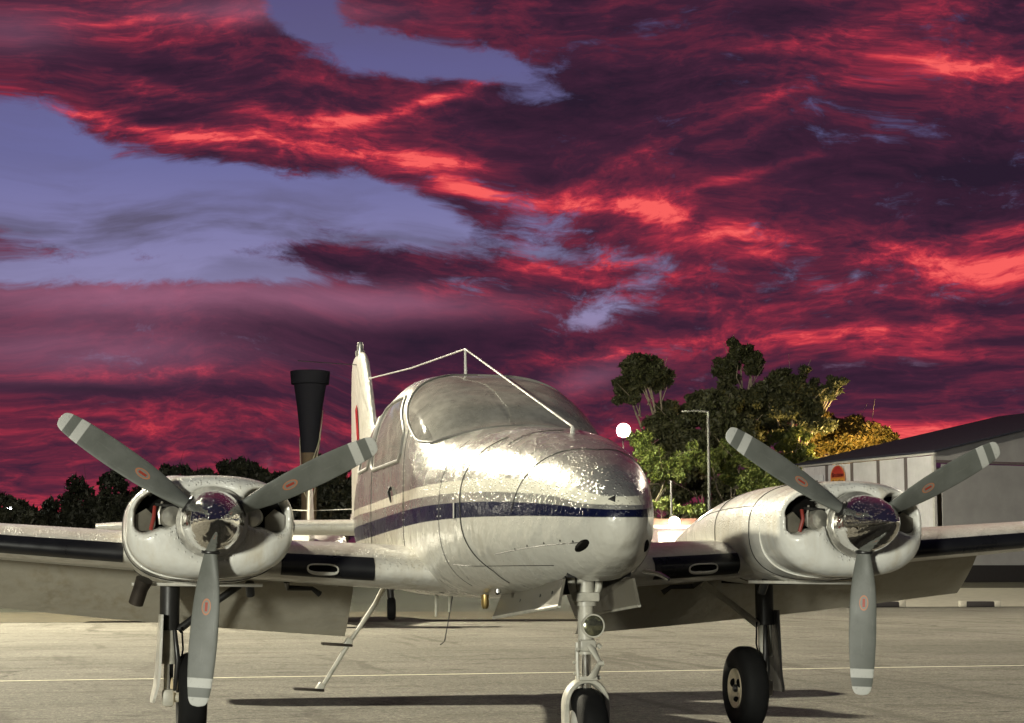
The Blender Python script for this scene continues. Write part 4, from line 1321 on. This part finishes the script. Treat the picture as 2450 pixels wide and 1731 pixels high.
# ------------------------------------------------------------------ flared tower on the horizon
TWA, _ = ray(742, 900)
TW_ = empty('flared_tower', site(TWA * 104, 104, land(104)), 'dark tall tower flaring out towards its top, pale lines wound round it', 'tower')
M_tw1 = simple('tower_dark_cladding', (0.006, 0.006, 0.010), 0.8, spec=0.15)
M_tw2 = simple('tower_brown_shaft', (0.05, 0.033, 0.018), 0.8, var=0.4, vscale=0.8)
M_tw3 = simple('tower_pale_line', (0.20, 0.18, 0.14), 0.7)
MB().lathe([(0.44, 0), (0.42, 3.0), (0.44, 6.6), (0.47, 7.2)], (0, 0, 0), (0, 0, 1), 28).build('shaft', M_tw2, TW_)
MB().lathe([(0.0, 7.2), (0.47, 7.21), (0.56, 8.4), (0.72, 9.8), (0.90, 11.0), (0.93, 11.02), (1.06, 11.05), (1.12, 11.75), (1.05, 11.77), (1.02, 11.6), (0, 11.6)], (0, 0, 0), (0, 0, 1), 28).build('flared_head', M_tw1, TW_)
for ph, turns, z0, z1 in ((3.4, 0.45, 2.0, 9.6), (5.2, -0.55, 3.0, 8.8), (4.4, 0.5, 4.0, 10.2)):
    q = []
    for u in np.linspace(0, 1, 50):
        z = z0 + (z1 - z0) * u; r = float(np.interp(z, [0, 3, 6.6, 7.2, 8.4, 9.8, 11.0], [.46, .44, .46, .49, .58, .74, .92])) + 0.03
        a = ph + 2 * PI * turns * u + 0.35 * math.sin(9 * u); q.append((r * math.cos(a), r * math.sin(a), z))
    MB().tube(q, 0.035, 6).build('wound_line', M_tw3, TW_)

# ------------------------------------------------------------------ hangar
M_wall = simple('hangar_sheet', (0.62, 0.60, 0.64), 0.55, var=0.10, vscale=1.2)
M_post = simple('hangar_post', (0.14, 0.115, 0.115), 0.6)
M_trim = simple('hangar_trim', (0.55, 0.53, 0.52), 0.5)
M_roof = simple('hangar_roof', (0.035, 0.037, 0.055), 0.65)
M_door = simple('hangar_door', (0.34, 0.33, 0.335), 0.6, var=0.12, vscale=0.8)
M_nblack = simple('near_black', (0.02, 0.017, 0.018), 0.8)  # near-black for the bands at the hangar foot, door edges and wheel stops
HZ0 = 0.5
Acn = site(ray(2236, 1084)[0] * 100, 100)                       # near corner
Afar = site(ray(1921, 1114)[0] * 111.7, 111.7)                   # far end of the side wall
along = (Afar - Acn); Lw = np.linalg.norm(along); along /= Lw
across = np.array([along[1], -along[0], 0.0])
if across @ rt < 0: across = -across
HG = empty('hangar', Acn, 'grey sheet-metal hangar with dark roof and round red sign at right', 'hangar')
HG.matrix_world = Matrix(((across[0], along[0], 0, Acn[0]), (across[1], along[1], 0, Acn[1]), (0, 0, 1, HZ0), (0, 0, 0, 1)))
HW, EH, RH = 30.0, 6.95, 10.2                  # width, eave and ridge heights; local x across the gable, y along the side wall
nb = 5; bayw = Lw / nb
for i in range(nb):
    y0, y1 = i * bayw, (i + 1) * bayw
    mm = MB()
    nr = 9                                     # shallow ribs in the sheet
    prof = []
    for k in range(nr * 4 + 1):
        yy = y0 + 0.10 + (bayw - 0.20) * k / (nr * 4)
        prof.append((-0.012 if k % 4 in (1, 2) else 0.0, yy))
    secs = [[(x, y, z) for x, y in prof] for z in (0.9, EH - 0.20)]
    V = [p for sct in secs for p in sct]; n_ = len(prof)
    mm.add(V, [(k, k + 1, n_ + k + 1, n_ + k) for k in range(n_ - 1)])
    mm.build('wall_panel', M_wall, HG, smooth=False)
    MB().box((0.02, (y0 + y1) / 2, 0.45), (0.04, bayw - 0.2, 0.9)).build('base_band', M_nblack, HG, smooth=False)  # near-black band along the foot of the side wall
for i in range(nb + 1):
    MB().box((0.0, i * bayw + (0.1 if i == 0 else -0.1 if i == nb else 0), EH / 2 - 0.1), (0.16, 0.18, EH - 0.2)).build('wall_post', M_post if 0 < i < nb else M_trim, HG, smooth=False)
MB().box((-0.10, Lw / 2, EH - 0.09), (0.22, Lw + 0.4, 0.17), None, 0.02).build('gutter', M_trim, HG)
MB().box((HW, Lw / 2, EH / 2), (0.1, Lw, EH)).build('far_wall', M_wall, HG, smooth=False)
MB().box((HW / 2, Lw - 0.02, EH / 2), (HW, 0.1, EH)).build('back_wall', M_wall, HG, smooth=False)
for k in range(4):                             # sliding doors in the gable
    x0 = 0.45 + k * 7.25
    d_ = MB().box((x0 + 3.6, 0.06 + 0.06 * (k % 2), 3.60), (7.2, 0.06, 5.40)).build('sliding_door', M_door, HG, smooth=False)
    MB().box((x0 + 3.6, 0.05 + 0.06 * (k % 2), 0.45), (7.2, 0.05, 0.90)).build('door_base_band', M_nblack, d_, smooth=False)  # near-black band along the foot of the door
    MB().box((x0 + 7.2, 0.00, 3.6), (0.08, 0.03, 5.4)).build('door_edge', M_nblack, d_, smooth=False)
MB().box((HW / 2, 0.06, 6.42), (HW, 0.10, 0.12)).build('door_rail', M_post, HG, smooth=False)
gb = MB()
gb.add([(0, 0.03, 6.50), (HW, 0.03, 6.50), (HW, 0.03, EH), (HW / 2, 0.03, RH), (0, 0.03, EH), (0, 0.13, 6.50), (HW, 0.13, 6.50), (HW, 0.13, EH), (HW / 2, 0.13, RH), (0, 0.13, EH)],
       [(0, 1, 2, 3, 4), (9, 8, 7, 6, 5), (0, 5, 6, 1), (1, 6, 7, 2), (2, 7, 8, 3), (3, 8, 9, 4), (4, 9, 5, 0)])
gb.build('gable', M_door, HG, smooth=False)
for sg in (0, 1):
    x0, x1 = (-0.35, HW / 2) if sg == 0 else (HW + 0.35, HW / 2)
    z0 = EH - 0.06
    rf = MB()
    rf.add([(x0, -0.5, z0), (x1, -0.5, RH + 0.06), (x1, Lw + 0.5, RH + 0.06), (x0, Lw + 0.5, z0), (x0, -0.5, z0 + 0.09), (x1, -0.5, RH + 0.15), (x1, Lw + 0.5, RH + 0.15), (x0, Lw + 0.5, z0 + 0.09)],
           [(0, 1, 2, 3), (7, 6, 5, 4), (0, 4, 5, 1), (1, 5, 6, 2), (2, 6, 7, 3), (3, 7, 4, 0)])
    rf.build('roof', M_roof, HG, smooth=False)
# the two boards on the side wall
yb = 4 * bayw + bayw / 2
BD1 = MB().box((-0.11, yb - 0.0, 5.25), (0.03, bayw - 0.55, 1.95), None, 0.008).build('white_signboard', simple('signboard_white', (0.62, 0.62, 0.66), 0.5), HG)
MB().box((-0.128, yb, 5.85), (0.006, 0.95, 0.13)).build('sign_text_line', M_print, BD1, smooth=False)
dp = MB(); q = [(-0.128, yb + 0.30 * (1 - abs(u)) * 0 + 0.24 * math.sin(PI * v) * (0.35 + 0.65 * (1 - v)), 0) for u, v in ()]
ring = []
for a in np.linspace(0, 2 * PI, 28)[:-1]:
    rr_ = 0.30 * (1 + 0.0 * a); y_ = rr_ * math.sin(a) * (1 - 0.45 * max(0, math.cos(a))); z_ = 0.36 * math.cos(a) + 0.05
    ring.append((-0.130, yb + y_, 5.12 + z_))
MB().tube(ring + [ring[0]], 0.03, 6, cap=False).build('sign_drop_mark', M_print, BD1)
yb = 3 * bayw + bayw / 2
m_, t_, b_, out_ = material('sunset_sign')
tc = t_.n('ShaderNodeTexCoord'); zz = t_.xyz(tc.outputs['Object'])[2]
t_.l(t_.ramp(t_.mr(zz, 5.45, 6.66), [(0.0, (0.62, 0.34, 0.06, 1)), (0.38, (0.60, 0.26, 0.05, 1)), (0.48, (0.45, 0.06, 0.03, 1)), (1.0, (0.42, 0.03, 0.035, 1))]), b_.inputs['Base Color'])
dsk = MB(); pts2 = []
for a in np.linspace(0, PI, 30): pts2.append((yb + 0.70 * math.cos(a), 6.00 + 0.66 * math.sin(a)))
pts2 += [(yb - 0.70, 5.45), (yb + 0.70, 5.45)]
n_ = len(pts2)
dsk.add([(-0.10, y, z) for y, z in pts2] + [(-0.14, y, z) for y, z in pts2], [tuple(range(n_)), tuple(range(2 * n_ - 1, n_ - 1, -1))] + [(k, (k + 1) % n_, n_ + (k + 1) % n_, n_ + k) for k in range(n_)])
BD2 = dsk.build('round_top_sign', m_, HG, smooth=False)
MB().tube([(-0.14, y, z) for y, z in pts2] + [(-0.14, *pts2[0])], 0.03, 6, cap=False).build('sign_rim', simple('sign_orange', (0.55, 0.22, 0.08), 0.5), BD2)
for txt, zt_, sz, mt in (('Broome', 6.02, 0.36, simple('sign_red_letter', (0.10, 0.012, 0.012), 0.6)), ('Aviation', 5.62, 0.35, simple('sign_dark_letter', (0.06, 0.04, 0.015), 0.6))):
    fc_ = bpy.data.curves.new('sign_text', 'FONT'); fc_.body = txt; fc_.size = sz; fc_.align_x = 'CENTER'; fc_.extrude = 0.008; fc_.offset = 0.008
    ft = bpy.data.objects.new('sign_text', fc_); COL.objects.link(ft)
    bpy.context.view_layer.update()
    dg = bpy.context.evaluated_depsgraph_get()
    me = bpy.data.meshes.new_from_object(ft.evaluated_get(dg))
    bpy.data.objects.remove(ft)
    me.materials.clear(); me.materials.append(mt)
    # stand the text up on the side wall, reading from far end to near corner
    me.transform(Matrix(((0, 0, -1, -0.148), (-1, 0, 0, yb), (0, 1, 0, zt_), (0, 0, 0, 1))))
    link('sign_lettering', me, BD2)

# ------------------------------------------------------------------ low building with a lamp under its eave
SHD = empty('low_building', site(ray(1606, 1280)[0] * 86, 86, land(86)), 'low flat-roofed building with brown fascia and floodlit white wall behind the nose', 'building')
SHD.rotation_euler = (0, 0, YAW)
M_wht = simple('white_render', (0.72, 0.70, 0.66), 0.8)
M_brw = simple('brown_cladding', (0.13, 0.10, 0.105), 0.7)
MB().box((0, 1.5, 1.35), (9.0, 3.0, 2.70)).build('wall', M_brw, SHD, smooth=False)
MB().box((0.0, -0.03, 1.28), (1.20, 0.05, 2.50)).build('white_door', M_wht, SHD, smooth=False)
MB().box((0, 1.2, 2.77), (9.6, 3.8, 0.13)).build('eave_board', M_trim, SHD, smooth=False)
MB().box((0, 1.25, 2.99), (9.4, 3.6, 0.31)).build('roof_fascia', M_brown, SHD, smooth=False)
M_lampW = emit_mat('lamp_glow', (1.0, 0.90, 0.62), 14.0)
M_lampC = emit_mat('lamp_glow_cool', (0.95, 0.98, 1.0), 40.0)
LP = MB().lathe([(0.0, -0.24), (0.16, -0.20), (0.25, -0.08), (0.26, 0.05), (0.18, 0.18), (0, 0.24)], (0.05, -1.15, 2.98), (0, 0, 1), 20).build('bulkhead_lamp', M_lampW, SHD)
MB().box((0.05, -0.92, 3.24), (0.10, 0.55, 0.06)).build('lamp_bracket', M_post, SHD, smooth=False)


def lamp(name, pos, power, col, radius=0.2):
    ld = bpy.data.lights.new(name, 'POINT')
    ld.energy = power; ld.color = col; ld.shadow_soft_size = radius
    lo = bpy.data.objects.new(name, ld); COL.objects.link(lo)
    lo.location = tuple(map(float, pos))
    return lo


p = site(ray(1606, 1280)[0] * 86 + 0.05, 84.85); lamp('bulkhead_light', (p[0], p[1], land(86) + 2.85), 2600, (1.0, 0.90, 0.66), 0.17)


# ------------------------------------------------------------------ lamp posts
def post(name, base, h, r, label, arm=None, mat=None, cat='lamp post'):
    M_pole = mat or M_pole0
    e = empty(name, base, label, cat)
    e.rotation_euler = (0, 0, YAW)
    MB().tube([(0, 0, 0), (0, 0, h)], [r, r * 0.7], 12).build('pole', M_pole, e)
    MB().lathe([(r * 2.2, 0), (r * 2.2, 0.03), (r * 1.3, 0.10), (r, 0.12)], (0, 0, 0), (0, 0, 1), 12).build('base_flange', M_pole, e)
    if arm:
        MB().tube([(0, 0, h - 0.03), (arm * 0.5, 0, h + 0.03), (arm, 0, h + 0.02)], [r * 0.55, r * 0.5, r * 0.4], 8).build('arm', M_pole, e)
        MB().box((arm * 1.12, 0, h + 0.01), (0.42, 0.2, 0.09), None, 0.02).build('lamp_head', M_pole, e)
    return e


M_pole = M_pole0 = simple('galvanised_pole', (0.06, 0.058, 0.06), 0.7, metal=0.0)
def at(x, Z): return site(ray(x, 1200)[0] * Z, Z, land(Z))


def hgt(y, Z): return CAM[2] + ray(1600, y)[1] * Z - land(Z)


post('street_lamp', at(1697, 93), hgt(985, 93), 0.10, 'unlit street lamp with thin arm in front of the trees', arm=-1.0)
post('marker_pole', at(1606, 90), hgt(1150, 90), 0.07, 'short pale pole in the hedge left of the street lamp', cat='pole')
fh = hgt(1032, 88)
fl = post('floodlight_post', at(1492, 88), fh - 0.3, 0.04, 'glaring white floodlight beside the trees, right of the windshield', mat=M_black, cat='lamp')
MB().lathe([(0.0, -0.10), (0.10, -0.085), (0.17, -0.03), (0.18, 0.0), (0.0, 0.02)], (0, -0.38, fh), (0, 1, 0), 24).build('lit_lamp', M_lampW, fl)
MB().lathe([(0.30, -0.10), (0.29, -0.05), (0.20, 0.03), (0.10, 0.09), (0.0, 0.10), (0.0, 0.12), (0.12, 0.11), (0.22, 0.05), (0.31, -0.04), (0.32, -0.10)], (0, -0.38, fh), (0, 1, 0), 28).build('reflector', M_trim, fl)
MB().tube([(0, 0, fh - 0.35), (0, -0.16, fh)], 0.03, 8).build('lamp_bracket', M_black, fl)
p = at(1492, 87.1); lamp('floodlight', (p[0], p[1], fh + land(88)), 6500, (1.0, 0.95, 0.72), 0.24)
p = at(1497, 89.4); lamp('floodlight_back', (p[0], p[1], fh + land(88) + 0.1), 2200, (0.95, 1.0, 0.55), 0.24)
f2 = post('distant_lamp', at(30, 150), hgt(1214, 150), 0.10, 'tiny bright white lamp low among dark trees at far left', cat='lamp')
MB().lathe([(0.0, -0.34), (0.22, -0.26), (0.34, -0.06), (0.34, 0.06), (0.22, 0.26), (0, 0.34)], (0, -0.45, hgt(1214, 150)), (0, 1, 0), 18).build('lit_lamp', M_lampC, f2)
f3 = post('sodium_lamp', at(2075, 119), 6.2, 0.08, 'warm lamp behind the hangar lighting the orange tree', cat='lamp')
MB().lathe([(0.0, -0.14), (0.12, -0.1), (0.15, 0.0), (0.12, 0.1), (0, 0.14)], (0, 0.2, 6.2), (0, 0, 1), 18).build('lit_lamp', emit_mat('sodium_glow', (1.0, 0.55, 0.12), 30.0), f3)
p = at(2075, 119.5); lamp('sodium_light', (p[0], p[1], 6.7), 11000, (1.0, 0.70, 0.26), 0.15)

# apron floodlight masts outside the picture
for L, lab in ((KEY, 'tall apron floodlight mast off to the left behind the wing'), (SIDE, 'apron floodlight mast beside the hangar off to the right'), (FRONT, 'distant apron floodlight mast far behind the photographer')):
    x, y, z = L['pos']
    e = empty('floodlight_mast', (x, y, 0), lab, 'floodlight mast')
    MB().tube([(0, 0, 0), (0, 0, z + 0.3)], [0.14, 0.08], 14).build('pole', M_pole, e)
    MB().tube([(-0.9, 0, z + 0.25), (0.9, 0, z + 0.25)], 0.05, 10).build('crossarm', M_pole, e)
    tgt = np.array([0.5, 1.5, 1.0]) - np.array([x, y, z]); tgt /= np.linalg.norm(tgt)
    for k in (-0.6, 0.6):
        hd = MB().lathe([(0.0, -0.22), (0.12, -0.2), (0.2, -0.02), (0.22, 0.0), (0.2, 0.0), (0.0, -0.06)], (k, 0, z), tgt, 20).build('lamp_head', M_dark, e)
    lo = lamp('apron_floodlight', (x, y, z), L['power'], L['col'], 0.35 if L is not FRONT else 2.2)

# ------------------------------------------------------------------ trees
M_bark = simple('pale_bark', (0.24, 0.20, 0.15), 0.85, var=0.4, vscale=3)
M_barkd = simple('dark_bark', (0.05, 0.04, 0.03), 0.9)
M_lf_dark = leaf_mat('gum_leaves', (0.040, 0.046, 0.020), (0.095, 0.095, 0.042))
M_lf_green = leaf_mat('green_leaves', (0.055, 0.080, 0.016), (0.18, 0.20, 0.05))
M_lf_or = leaf_mat('orange_leaves', (0.10, 0.085, 0.018), (0.22, 0.14, 0.035))
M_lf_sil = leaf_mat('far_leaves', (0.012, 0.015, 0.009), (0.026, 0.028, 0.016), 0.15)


def leaves(rng, clumps, per, size):
    """many leaf blades in clumps: each clump (x, y, z, rx, rz)"""
    Vs, Fs = [], []
    k = 0
    for (x, y, z, rx, rz_) in clumps:
        n_ = int(per * (rx * rx * rz_) ** 0.62) + 30
        d = rng.normal(size=(n_, 3)); d /= np.linalg.norm(d, axis=1)[:, None]
        r = rng.uniform(0.25, 1.0, n_) ** 0.45 * (1 + 0.12 * rng.normal(size=n_))
        c = d * r[:, None] * (rx, rx, rz_) + (x, y, z)
        a = rng.normal(size=(n_, 3)); a /= np.linalg.norm(a, axis=1)[:, None]
        h = rng.normal(size=(n_, 3)) + (0, 0, -0.6); h -= a * np.sum(a * h, axis=1)[:, None]; h /= np.linalg.norm(h, axis=1)[:, None]
        w = np.cross(a, h); s_ = size * rng.uniform(0.6, 1.4, n_)
        q = np.stack([c - h * s_[:, None] * 0.9, c + w * s_[:, None] * 0.33, c + h * s_[:, None] * 0.9, c - w * s_[:, None] * 0.33], axis=1)
        Vs.append(q.reshape(-1, 3)); Fs.append(np.arange(4 * n_).reshape(-1, 4) + k); k += 4 * n_
    return np.concatenate(Vs), np.concatenate(Fs)


def fastmesh(name, V, F, mat, parent):
    me = bpy.data.meshes.new(name)
    me.vertices.add(len(V)); me.vertices.foreach_set('co', V.astype(np.float32).ravel())
    me.loops.add(F.size); me.loops.foreach_set('vertex_index', F.astype(np.int32).ravel())
    me.polygons.add(len(F)); me.polygons.foreach_set('loop_start', np.arange(0, F.size, 4, dtype=np.int32))
    me.update(calc_edges=True); me.validate()
    me.materials.append(mat)
    return link(name, me, parent)


def tree(name, base, blobs_, lab, leafm, per=420, size=0.22, trunk=0.2, barkm=None, seed=1, group=None, fuzz=9, cat='tree'):
    """blobs_: big masses (dx along the view, depth, z, rx, rz) relative to the base"""
    rng = np.random.default_rng(seed)
    e = empty(name, base, lab, cat, group, rz=YAW)
    cl = []
    for (dx_, dy_, z, rx, rz_) in blobs_:
        for _ in range(fuzz):
            d = rng.normal(size=3); d /= np.linalg.norm(d); r = rng.uniform(0.35, 0.95)
            f_ = rng.uniform(0.20, 0.42)
            cl.append((dx_ + d[0] * rx * r, dy_ + d[1] * rx * r, z + d[2] * rz_ * r, rx * f_, rz_ * f_ * 0.85))
    V, F = leaves(rng, cl, per, size)
    V = V[: len(F) * 4]
    V[:, 2] = np.maximum(V[:, 2], 0.05)
    fastmesh('crown', V, F, leafm, e)
    tb = MB()
    top = max(blobs_, key=lambda q: q[2])
    fork = min(q[2] - q[4] for q in blobs_)
    fork = max(0.6, min(fork + 0.3, top[2] * 0.55))
    tb.tube([(0, 0, 0), (0.05 * trunk, 0, fork * 0.5), (0.1 * top[0], 0.1 * top[1], fork)], [trunk, trunk * 0.8, trunk * 0.66], 10)
    for (dx_, dy_, z, rx, rz_) in blobs_:
        s0 = np.array([0.1 * top[0], 0.1 * top[1], fork * 0.92]); en = np.array([dx_, dy_, z + rz_ * 0.2])
        md = s0 * 0.5 + en * 0.5 + rng.normal(size=3) * 0.2
        tb.tube([s0, md, en], [trunk * 0.55, trunk * 0.38, trunk * 0.10], 8)
        for _ in range(3):
            st_ = s0 * 0.35 + en * 0.65 + rng.normal(size=3) * 0.05
            tb.tube([st_, st_ * 0.4 + 0.6 * (en + rng.normal(size=3) * rx * 0.5), en + rng.normal(size=3) * (rx * 0.65, rx * 0.65, rz_ * 0.6)], [trunk * 0.2, trunk * 0.13, trunk * 0.04], 6)
    tb.build('trunk', barkm or M_bark, e)
    return e


def tree_at(name, bx, Z, masses, lab, leafm, **kw):
    lat = ray(bx, 1200)[0] * Z
    bl = []
    for (mx, my, rx, ry, dd) in masses:
        a, b = ray(mx, my)
        bl.append((a * Z - lat, dd, CAM[2] + b * Z - land(Z), 1.12 * rx / FPX * Z, 1.12 * ry / FPX * Z))
    return tree(name, site(lat, Z, land(Z)), bl, lab, leafm, **kw)


tree_at('gum_tree', 1600, 118, [(1530, 895, 58, 42, 0), (1500, 935, 40, 35, .5), (1575, 900, 32, 40, 0), (1545, 868, 26, 22, 0), (1615, 985, 45, 40, 1)], 'dark gum tree with lopsided crown left of the tall one', M_lf_dark, seed=3, size=0.21, trunk=0.22, per=900, fuzz=20)
tree_at('gum_tree', 1790, 124, [(1770, 850, 40, 34, 0), (1735, 900, 28, 38, 0), (1800, 870, 26, 26, 0), (1770, 950, 50, 50, 0), (1800, 1010, 60, 50, 0)], 'tallest dark gum tree with a small round head', M_lf_dark, seed=4, size=0.21, trunk=0.25, per=900, fuzz=20)
tree_at('gum_tree', 1890, 121, [(1890, 905, 50, 36, 0), (1850, 950, 55, 45, 0), (1940, 945, 48, 40, 0), (2003, 918, 24, 20, 0), (1900, 1005, 75, 50, 0)], 'wide dark gum tree with pale forked limb beside the tallest', M_lf_dark, seed=5, size=0.21, trunk=0.24, per=900, fuzz=20)
tree_at('gum_tree', 1690, 112, [(1690, 985, 70, 45, 0), (1620, 1030, 70, 50, 0), (1760, 1040, 80, 50, 0), (1680, 1090, 90, 55, 0)], 'low broad dark tree behind the street lamp', M_lf_dark, seed=6, size=0.21, trunk=0.22, per=900, fuzz=20)
tree_at('orange_tree', 2040, 128, [(2010, 1030, 65, 42, 0), (2075, 1040, 55, 45, 0), (1960, 1050, 50, 45, 0), (2040, 1085, 90, 45, 0), (2100, 1085, 40, 45, 0)], 'tree lit orange and yellow above the hangar roof', M_lf_or, seed=7, size=0.20, per=900, fuzz=16)
tree_at('leafy_tree', 1560, 95, [(1555, 1105, 50, 36, 0), (1530, 1060, 26, 30, .3), (1600, 1135, 40, 34, 0), (1640, 1100, 40, 38, .6)], 'bright green leafy tree lit beside the floodlight', M_lf_green, seed=8, size=0.17, per=1100, fuzz=15, trunk=0.12)
tree_at('leafy_tree', 1750, 100, [(1740, 1085, 42, 34, 0), (1700, 1110, 34, 30, 0), (1775, 1110, 36, 34, 0), (1760, 1140, 30, 26, 0)], 'green leafy tree right of the street lamp', M_lf_green, seed=9, size=0.17, per=1100, fuzz=15, trunk=0.12)
tree_at('leafy_tree', 1820, 97, [(1815, 1135, 30, 26, 0), (1800, 1165, 32, 28, 0), (1845, 1160, 26, 30, 0)], 'small yellow-green tree above the far engine', M_lf_green, seed=10, size=0.16, per=1100, fuzz=15, trunk=0.10)
tree_at('leafy_tree', 1885, 118, [(1870, 1080, 45, 38, 0), (1910, 1065, 40, 36, 0), (1925, 1105, 40, 34, 0), (1880, 1130, 40, 30, 0)], 'yellow-green tree touching the far propeller blade', M_lf_green, seed=12, size=0.17, per=1100, fuzz=15, trunk=0.12)
tree_at('dark_understorey', 1700, 108, [(1560, 1180, 70, 50, 0), (1660, 1180, 80, 60, 0), (1760, 1200, 80, 60, 0), (1850, 1175, 60, 55, 0), (1600, 1245, 60, 40, 0), (1690, 1245, 60, 40, 0), (1770, 1255, 60, 40, 0)], 'dark undergrowth at the foot of the trees', M_lf_dark, seed=13, size=0.21, per=700, fuzz=9, cat='shrub')
tree_at('hedge_shrub', 1590, 91, [(1580, 1205, 24, 14, 0), (1605, 1215, 22, 14, 0), (1640, 1220, 24, 14, 0), (1675, 1226, 22, 12, 0), (1555, 1210, 18, 14, 0)], 'bright green clipped hedge behind the low building', M_lf_green, seed=14, size=0.18, per=900, fuzz=8, trunk=0.05, cat='hedge')

# tree line on the left, black against the sky
FAR = [(30, 1225, 60, 45, 'scrubby dark treetop at the far left edge'), (215, 1200, 55, 60, 'dark round tree left of the near engine'), (290, 1195, 48, 62, 'dark tree touching the upper left propeller blade'), (130, 1235, 60, 40, 'low dark bushy tree between lamp and round tree'),
       (415, 1145, 38, 42, 'dark peaked tree just above the near engine'), (485, 1150, 36, 36, 'small dark tree right of the peaked one'), (545, 1140, 40, 45, 'dark tree above the chrome spinner'), (605, 1145, 48, 46, 'dark broad tree under the right propeller blade'),
       (680, 1160, 50, 45, 'dark tree at the foot of the tower'), (760, 1150, 50, 50, 'dark tree right of the tower foot'), (830, 1145, 45, 55, 'dark tree touching the tail fin'), (380, 1195, 60, 50, 'dark low tree hidden partly by the near engine')]
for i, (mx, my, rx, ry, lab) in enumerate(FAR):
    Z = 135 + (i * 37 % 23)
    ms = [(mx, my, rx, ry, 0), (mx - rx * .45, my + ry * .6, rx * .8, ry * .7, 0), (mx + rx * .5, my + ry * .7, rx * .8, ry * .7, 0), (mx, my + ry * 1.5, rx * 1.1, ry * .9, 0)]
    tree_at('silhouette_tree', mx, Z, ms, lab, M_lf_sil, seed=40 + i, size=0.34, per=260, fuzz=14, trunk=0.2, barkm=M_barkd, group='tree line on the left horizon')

# parking kerb with wheel stops at the far edge of the apron
for i in range(7):
    u = 6.2 + i * 3.6
    if i in (2,): ln_ = 1.2
    else: ln_ = 2.7
    w = empty('wheel_stop', site(u + 0.6, 56.5), ['wheel stop at the apron edge nearest the belly', 'second wheel stop along the apron edge', 'short wheel stop left of the far propeller', 'wheel stop right of the lower far blade', 'fifth wheel stop along the apron edge', 'sixth wheel stop near the right border', 'last wheel stop at the right border'][i], 'wheel stop', 'wheel stops along the apron edge')
    w.rotation_euler = (0, 0, YAW)
    MB().box((0, 0, 0.085), (ln_, 0.22, 0.17), None, 0.03).build('concrete_block', M_nblack, w)
    for k in (-1, 1):
        MB().box((k * (ln_ / 2 - 0.09), 0, 0.097), (0.22, 0.23, 0.19), None, 0.03).build('painted_end', M_kerb, w)
